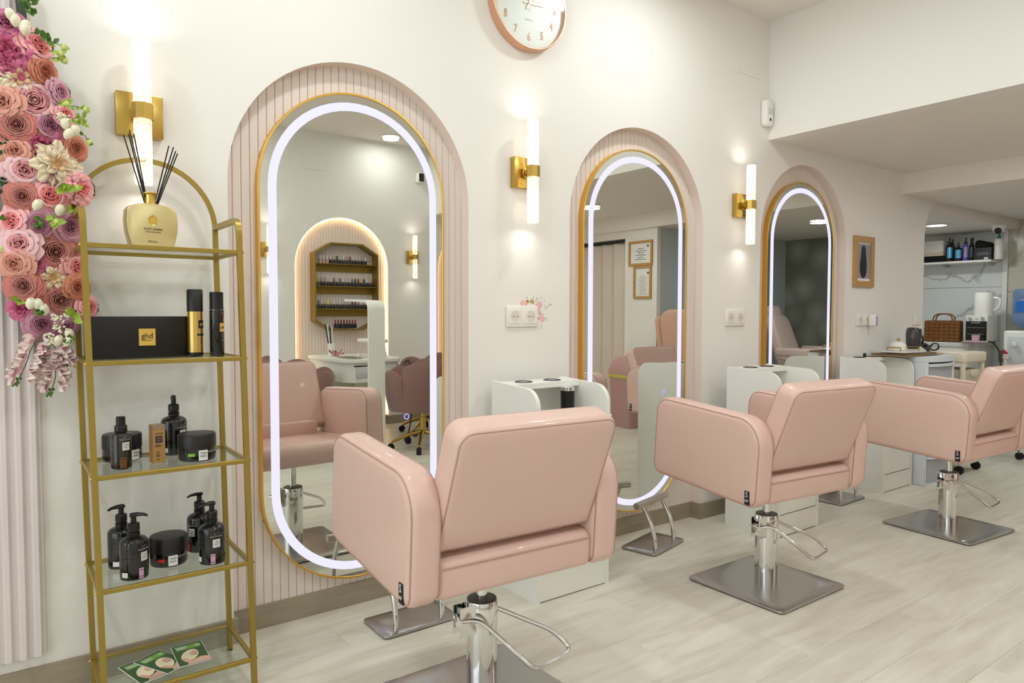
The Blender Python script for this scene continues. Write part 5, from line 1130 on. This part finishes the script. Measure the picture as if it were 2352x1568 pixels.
# nail desk
t = thing('nail_desk', 'white nail desk with a rounded front in front of the lit niche', 'desk', (2.66, -3.50, 0)); w, d = .29, .45
bm = BM(); slab(bm, -w, w, -d, d, (.03, .03, .16, .16), .715, .750, .006, lambda a, b, c: (a, b, c), 8, 2); finish('desk_top', bm, m_white, t)
bm = BM(); slab(bm, -w+.02, w-.02, -d+.01, d-.02, (.02, .02, .15, .15), .545, .716, .004, lambda a, b, c: (a, b, c), 8, 1); finish('apron', bm, m_white, t)
bm = BM(); rbox(bm, -w+.02, w-.02, -d+.02, -d+.32, .0, .546, .004, 1); finish('pedestal', bm, m_white, t)
bm = BM(); rbox(bm, -.10, .10, .22, .28, 0, .546, .004, 1); finish('leg_panel', bm, m_white, t)
bm = BM(); rbox(bm, -.20, -.06, d-.024, d-.0185, .685, .695, .002, 1); finish('slot', bm, m_black, t); bm = BM(); rbox(bm, -.18, -.06, d-.024, d-.0175, .585, .665, .006, 2); finish('dust_fan_cover', bm, mat('pale_grey', (206,210,212), .4), t)
# bent white lamp panel beside the desk
t = thing('desk_lamp_panel', 'tall bent white lamp panel arching over the nail desk', 'lamp', (2.455, -2.62, 0)); th = .016
cl = filletpath([(0, 0, .0), (0, 0, 1.24), (-.38, 0, 1.255)], .07, 8); bm = BM(); loops = []
for i, p in enumerate(cl):
    dd = (cl[min(i+1, len(cl)-1)]-cl[max(i-1, 0)]).normalized(); n = Vector((-dd.z, 0, dd.x)); loops.append([p+n*s*th/2+Vector((0, q*.075, 0)) for s, q in ((-1, -1), (1, -1), (1, 1), (-1, 1))])
loft(bm, loops, True, True, True); finish('arched_panel', bm, m_whitep, t, angle=50); t.rotation_euler = (0, 0, math.radians(84))
bm = BM(); rbox(bm, -.10, .10, -.08, .08, 0, .015, .004, 1); finish('foot_plate', bm, m_whitep, t)
# hand rest, tray, swatches, tip holder, drill
t = thing('hand_rest', 'white padded manicure hand rest on chrome legs', 'hand rest', (2.72, -3.26, .7545)); bm = BM(); slab(bm, -.085, .085, -.17, .17, (.04,)*4, .13, .165, .015, lambda a, b, c: (a, b, c), 6, 3); finish('pad', bm, m_whitep, t)
for sx in (-1, 1):
    for sy in (-1, 1): bm = BM(); tube(bm, [(sx*.05, sy*.10, .132), (sx*.055, sy*.115, .08), (sx*.065, sy*.135, .02), (sx*.068, sy*.14, 0)], .012, 10, rr=[.018, .015, .010, .016]); finish('leg', bm, m_chrome, t)
t = thing('oval_tray', 'flat silver tray under the hand rest', 'tray', (2.50, -3.24, .7505)); bm = BM(); slab(bm, -.07, .07, -.15, .15, (.05,)*4, 0, .010, .004, lambda a, b, c: (a, b, c), 6, 2); finish('tray', bm, m_steel2, t)
t = thing('tip_holder', 'white tool pot with manicure brushes on the nail desk', 'pot', (2.47, -3.60, .7505)); bm = BM(); lathe(bm, [(.03, 0), (.034, .12), (.032, .12), (.028, .01)], 18); finish('pot', bm, m_whitep, t)
for k in range(4): bm = BM(); cyl(bm, (.008*k-.012, 0, .02), (.016*k-.05, .015*k-.02, .30-.01*k), .0055, 6); finish('brush', bm, m_whitep if k % 2 else m_black, t)
sw = random.Random(9); t = thing('colour_swatches', 'fan of colourful nail swatch sticks on the nail desk', 'swatches', (2.46, -3.46, .7505))
for k in range(26):
    a = sw.uniform(0, 2*PI); L = sw.uniform(.05, .12); bm = BM(); e = Vector((L*.6*math.cos(a), L*.6*math.sin(a), abs(L)*sw.uniform(.2, .9))); tube(bm, [(0, 0, .004), e*.8, e], .004, 5, rr=[.0015, .0035, .006]); finish('swatch', bm, mat('swatch_%d' % (k % 7), [(190,40,70), (230,120,140), (140,30,60), (240,190,60), (90,40,110), (240,220,220), (200,80,60)][k % 7], .2), t)
bm = BM(); sphere(bm, (0, 0, .006), .02, 10, 6, (1, 1, .3)); finish('swatch_base', bm, m_whitep, t)
# velvet chairs with gold bases
m_velvet = mat('mauve_velvet', (134,98,90), .85, noise=(6, .1)); m_velvet.node_tree.nodes['Principled BSDF'].inputs['Sheen Weight'].default_value = .5
def make_velvet():
    t = thing('velvet_chair', '', 'chair')
    bm = BM(); slab(bm, -.235, .235, -.22, .24, (.10,)*4, .36, .46, .035, lambda a, b, c: (a, b, c), 7, 4, .01); finish('seat', bm, m_velvet, t)
    for k in range(7):                                    # scalloped shell lobes
        a0 = -2.75+k*5.5/7; a1 = a0+5.5/7; am = (a0+a1)/2; bm = BM(); top = .80-.14*abs(am/2.6)**2
        loops = []
        for s in range(9):
            q = a0+(a1-a0)*s/8; hh = top-.05*(2*s/8-1)**2; r0 = .265; bu = .035*math.sqrt(max(0, 1-(2*s/8-1)**2))+.012
            cx, cy = math.sin(q), -math.cos(q); prof = [(r0+.03, .34), (r0+.05+bu*.3, .45), (r0+.075+bu*.3, hh-.03), (r0+.065, hh), (r0+.045, hh-.012), (r0+.02-bu*.5, .50), (r0-.0-bu*.3, .40), (r0, .34)]
            loops.append([(cx*r, cy*r, z) for r, z in prof])
        loft(bm, loops, True, True, True); finish('back_lobe', bm, m_velvet, t, angle=60)
    bm = BM(); lathe(bm, [(.026, .13), (.026, .27), (.016, .272), (.016, .37)], 18); finish('gas_lift', bm, m_gold, t)
    for k in range(5):
        a = 2*PI*k/5; u = Vector((math.cos(a), math.sin(a), 0)); bm = BM(); tube(bm, [u*.02+Vector((0, 0, .145)), u*.12+Vector((0, 0, .125)), u*.25+Vector((0, 0, .075)), u*.27+Vector((0, 0, .06))], .018, 8, rr=[.022, .018, .013, .010], flat=.8); l = finish('base_leg', bm, m_gold, t)
        bm = BM(); v = Vector((-u.y, u.x, 0)); c = u*.272+Vector((0, 0, .0285)); tube(bm, [c-v*.018, c+v*.018], .028, 14); finish('caster', bm, m_rubber, l)
    return t
vc = make_velvet()
for i, (x, y, rz, lab) in enumerate([(2.90, -2.66, 2.2, 'mauve velvet swivel chair with a gold base beside the lamp panel'), (3.36, -3.36, 2.6, 'mauve velvet swivel chair behind the nail desk near the second niche'), (1.98, -3.15, -1.2, 'dark mauve velvet swivel chair on the far side of the nail desk')]):
    o = vc if i == 0 else copy_tree(vc); o.location = (x, y, 0); o.rotation_euler = (0, 0, rz); tag(o, lab, 'chair', 'velvet swivel chairs at the nail desk')
t = thing('desk_cable', 'black power cable hanging from the nail desk', 'cable', (2.95, -3.08, .70)); bm = BM(); tube(bm, smoothpath([(0, 0, 0), (.03, .02, .02), (.05, .04, -.12), (.05, .05, -.35), (.02, .04, -.60), (-.03, .03, -.695)], 6), .005, 7); finish('cord', bm, m_black, t)
t = thing('security_camera', 'white and black security camera high on the opposite wall', 'camera', (3.613, YO, 2.562)); bm = BM(); rbox(bm, -.035, .035, 0, .075, -.05, .05, .012, 3); finish('housing', bm, m_whitep, t); bm = BM(); rbox(bm, -.028, .028, .070, .080, -.042, .042, .008, 2); finish('lens_panel', bm, m_blackgl, t)
# ================================================================== FOLDING DOOR, CERTIFICATES, BIN
t = thing('folding_door', 'cream folding door pulled across the passage', 'door', (5.53, -2.87, 0)); n = 11; pw = .105; H = ZC3-.09
for k in range(n):
    bm = BM(); a = .55 if k % 2 else -.55; c, s = math.cos(a), math.sin(a); y0 = -k*pw*c
    P = [(0, 0), (0, -1)]; x0 = .0 if k % 2 else 0; pts = [((.0 if k % 2 == 0 else pw*abs(s)), y0), ((pw*abs(s) if k % 2 == 0 else 0.), y0-pw*c)]
    (xa, ya), (xb, yb2) = pts; loft(bm, [[(xa-.004, ya, z), (xb-.004, yb2, z), (xb+.004, yb2, z), (xa+.004, ya, z)] for z in (.01, H-.03)], True, True, True); finish('door_panel', bm, mat('folding_door_vinyl', (222,208,196), .5), t, smooth=False)
bm = BM(); rbox(bm, -.02, .07, -n*pw*.86, .02, H-.03, H, .002, 1); finish('top_track', bm, m_black, t)
def cert(lab, y, z, w, h, land):
    t = thing('framed_certificate', lab, 'certificate', (5.50, y, z)); fw = .026
    for a0, a1, b0, b1 in ((-w/2, w/2, h/2-fw, h/2), (-w/2, w/2, -h/2, -h/2+fw), (-w/2, -w/2+fw, -h/2+fw, h/2-fw), (w/2-fw, w/2, -h/2+fw, h/2-fw)):
        bm = BM(); rbox(bm, -.018, 0, a0, a1, b0, b1, .0015, 1); finish('frame_side', bm, m_oak, t, smooth=False)
    bm = BM(); box(bm, -.006, -.002, -w/2+fw*.9, w/2-fw*.9, -h/2+fw*.9, h/2-fw*.9); finish('paper', bm, m_paper, t, smooth=False)
    for k in range(6 if land else 11):
        zz = h*.18-k*h*(.085 if land else .055); l = w*(.45 if k % 2 else .25) if land else w*.5*(.9 if k % 3 else .6); bm = BM(); card(bm, fm((-.0065, 0, zz), (0, -1, 0), (0, 0, 1)), l, .005); finish('print_line', bm, m_silver if not land else m_ink, t, smooth=False)
    bm = BM(); card(bm, fm((-.0065, w*.3, h*.28), (0, -1, 0), (0, 0, 1)), .02, .022); finish('crest', bm, m_ink, t, smooth=False)
cert('wide oak framed certificate hung above another one on the pillar', -2.626, 1.782, .338, .262, True); cert('upright oak framed certificate under the wide one on the pillar', -2.596, 1.476, .252, .345, False)
t = thing('waste_bin', 'dusty pink swing-lid waste bin with a yellow bag edge', 'bin', (5.17, -2.46, 0), .1); m_bin = mat('dusty_pink_bin', (190,150,148), .4); S = lambda q, z: [(a*q, b*q, z) for a, b in rrect(-.15, .15, -.17, .17, (.04,)*4)]
bm = BM(); loft(bm, [S(.80, 0), S(.82, .01), S(.98, .53)], True, True, True); finish('bin_body', bm, m_bin, t)
bm = BM(); loft(bm, [S(1.01, .50), S(1.02, .505), S(1.02, .535), S(1.0, .54)], True, True, True); finish('bag_edge', bm, mat('yellow_bag', (206,190,90), .4), t)
bm = BM(); loft(bm, [S(1.03, .535), S(1.03, .575), S(.98, .60), S(.86, .655), S(.62, .70), S(.30, .715)], True, True, True); l = finish('dome_lid', bm, m_bin, t); bm = BM(); slab(bm, -.08, .08, -.10, .06, (.03,)*4, .0, .012, .004, lambda a, b, c: (-.132+.9*(b+.10)*.62-c, a*1.2, .575+(b+.10)*.62+c*.4), 5, 2); finish('swing_flap', bm, m_bin, l)
# ================================================================== TREATMENT CHAIRS IN THE BACK ROOM
m_tan = mat('beige_pink_leather', (214,172,152), .45); m_pale = mat('pale_pink_leather', (228,204,198), .45)
t = thing('pedicure_armchair', 'beige wing-backed pedicure armchair standing past the pillar', 'armchair', (5.84, -1.98, 0), math.radians(-90))
bm = BM(); slab(bm, -.30, .30, -.28, .30, (.05,)*4, .0, .48, .03, lambda a, b, c: (a, b, c), 5, 3); finish('seat_base', bm, m_tan, t)
bm = BM(); slab(bm, -.31, .31, .40, 1.19, (.06, .06, .16, .16), 0, .12, .04, lambda a, b, c: (a, -.34-(b-.4)*.16+c, b), 8, 4, .01); finish('backrest', bm, m_tan, t)
for s in (-1, 1): bm = BM(); slab(bm, -.34, .26, .30, .66, (.05, .05, .10, .12), s*.34-.055, s*.34+.055, .03, lambda a, b, c: (c, a, b), 7, 3); finish('armrest', bm, m_tan, t); bm = BM(); slab(bm, .62, 1.12, -.02, .16, (.02, .05, .10, .02), s*.31-.03, s*.31+.03, .02, lambda a, b, c: (c, -.34-(a-.4)*.16+b, a), 6, 3); finish('wing', bm, m_tan, t)
t = thing('treatment_chair', 'pale pink reclining treatment chair with headrest and armrests', 'chair', (7.02, -1.60, 0), math.radians(-10))
bm = BM(); slab(bm, -.28, .28, -.25, .32, (.05,)*4, .56, .66, .03, lambda a, b, c: (a, b, c), 5, 3); finish('seat', bm, m_pale, t)
bm = BM(); slab(bm, -.26, .26, .0, .52, (.05, .05, .12, .12), 0, .11, .035, lambda a, b, c: (a*(1-.35*max(0, b)), -.26-b*.35+c, .62+b), 8, 4, .01); finish('backrest', bm, m_pale, t)
bm = BM(); slab(bm, -.13, .13, .0, .17, (.06,)*4, 0, .09, .04, lambda a, b, c: (a, -.43-b*.2+c, 1.07+b), 7, 4, .01); finish('headrest', bm, m_pale, t)
for s in (-1, 1): bm = BM(); slab(bm, -.22, .40, .70, .79, (.03,)*4, s*.35-.055, s*.35+.055, .025, lambda a, b, c: (c, a, b), 5, 3); ar = finish('armrest', bm, m_pale, t); bm = BM(); cyl(bm, (s*.33, 0, .60), (s*.33, 0, .71), .02, 10); finish('arm_support', bm, m_black, ar)
bm = BM(); slab(bm, -.27, .27, 0, .10, (.04,)*4, .33, .75, .03, lambda a, b, c: (a, c, .56+b-(c-.33)*.5), 5, 3); finish('leg_rest', bm, m_pale, t)
bm = BM(); rbox(bm, -.22, .22, -.30, .30, 0, .10, .02, 2); finish('base', bm, m_whitep, t); bm = BM(); rbox(bm, -.09, .09, -.10, .10, .09, .57, .01, 2); finish('lift_column', bm, m_black, t)
t = thing('dried_grass', 'dark feathery dried grass ornament on the blue-grey wall', 'ornament', (6.25, -2.39, 1.58)); pg = random.Random(3)
for k in range(14):
    bm = BM(); e = Vector((pg.uniform(-.16, .16), pg.uniform(.02, .10), pg.uniform(-.18, .18))); tube(bm, [Vector((0, .004, 0)), e*.5+Vector((0, .02, 0)), e], .004, 5, rr=[.002, .012, .002]); finish('plume', bm, mat('brown_plume', (110,96,84), .9), t)
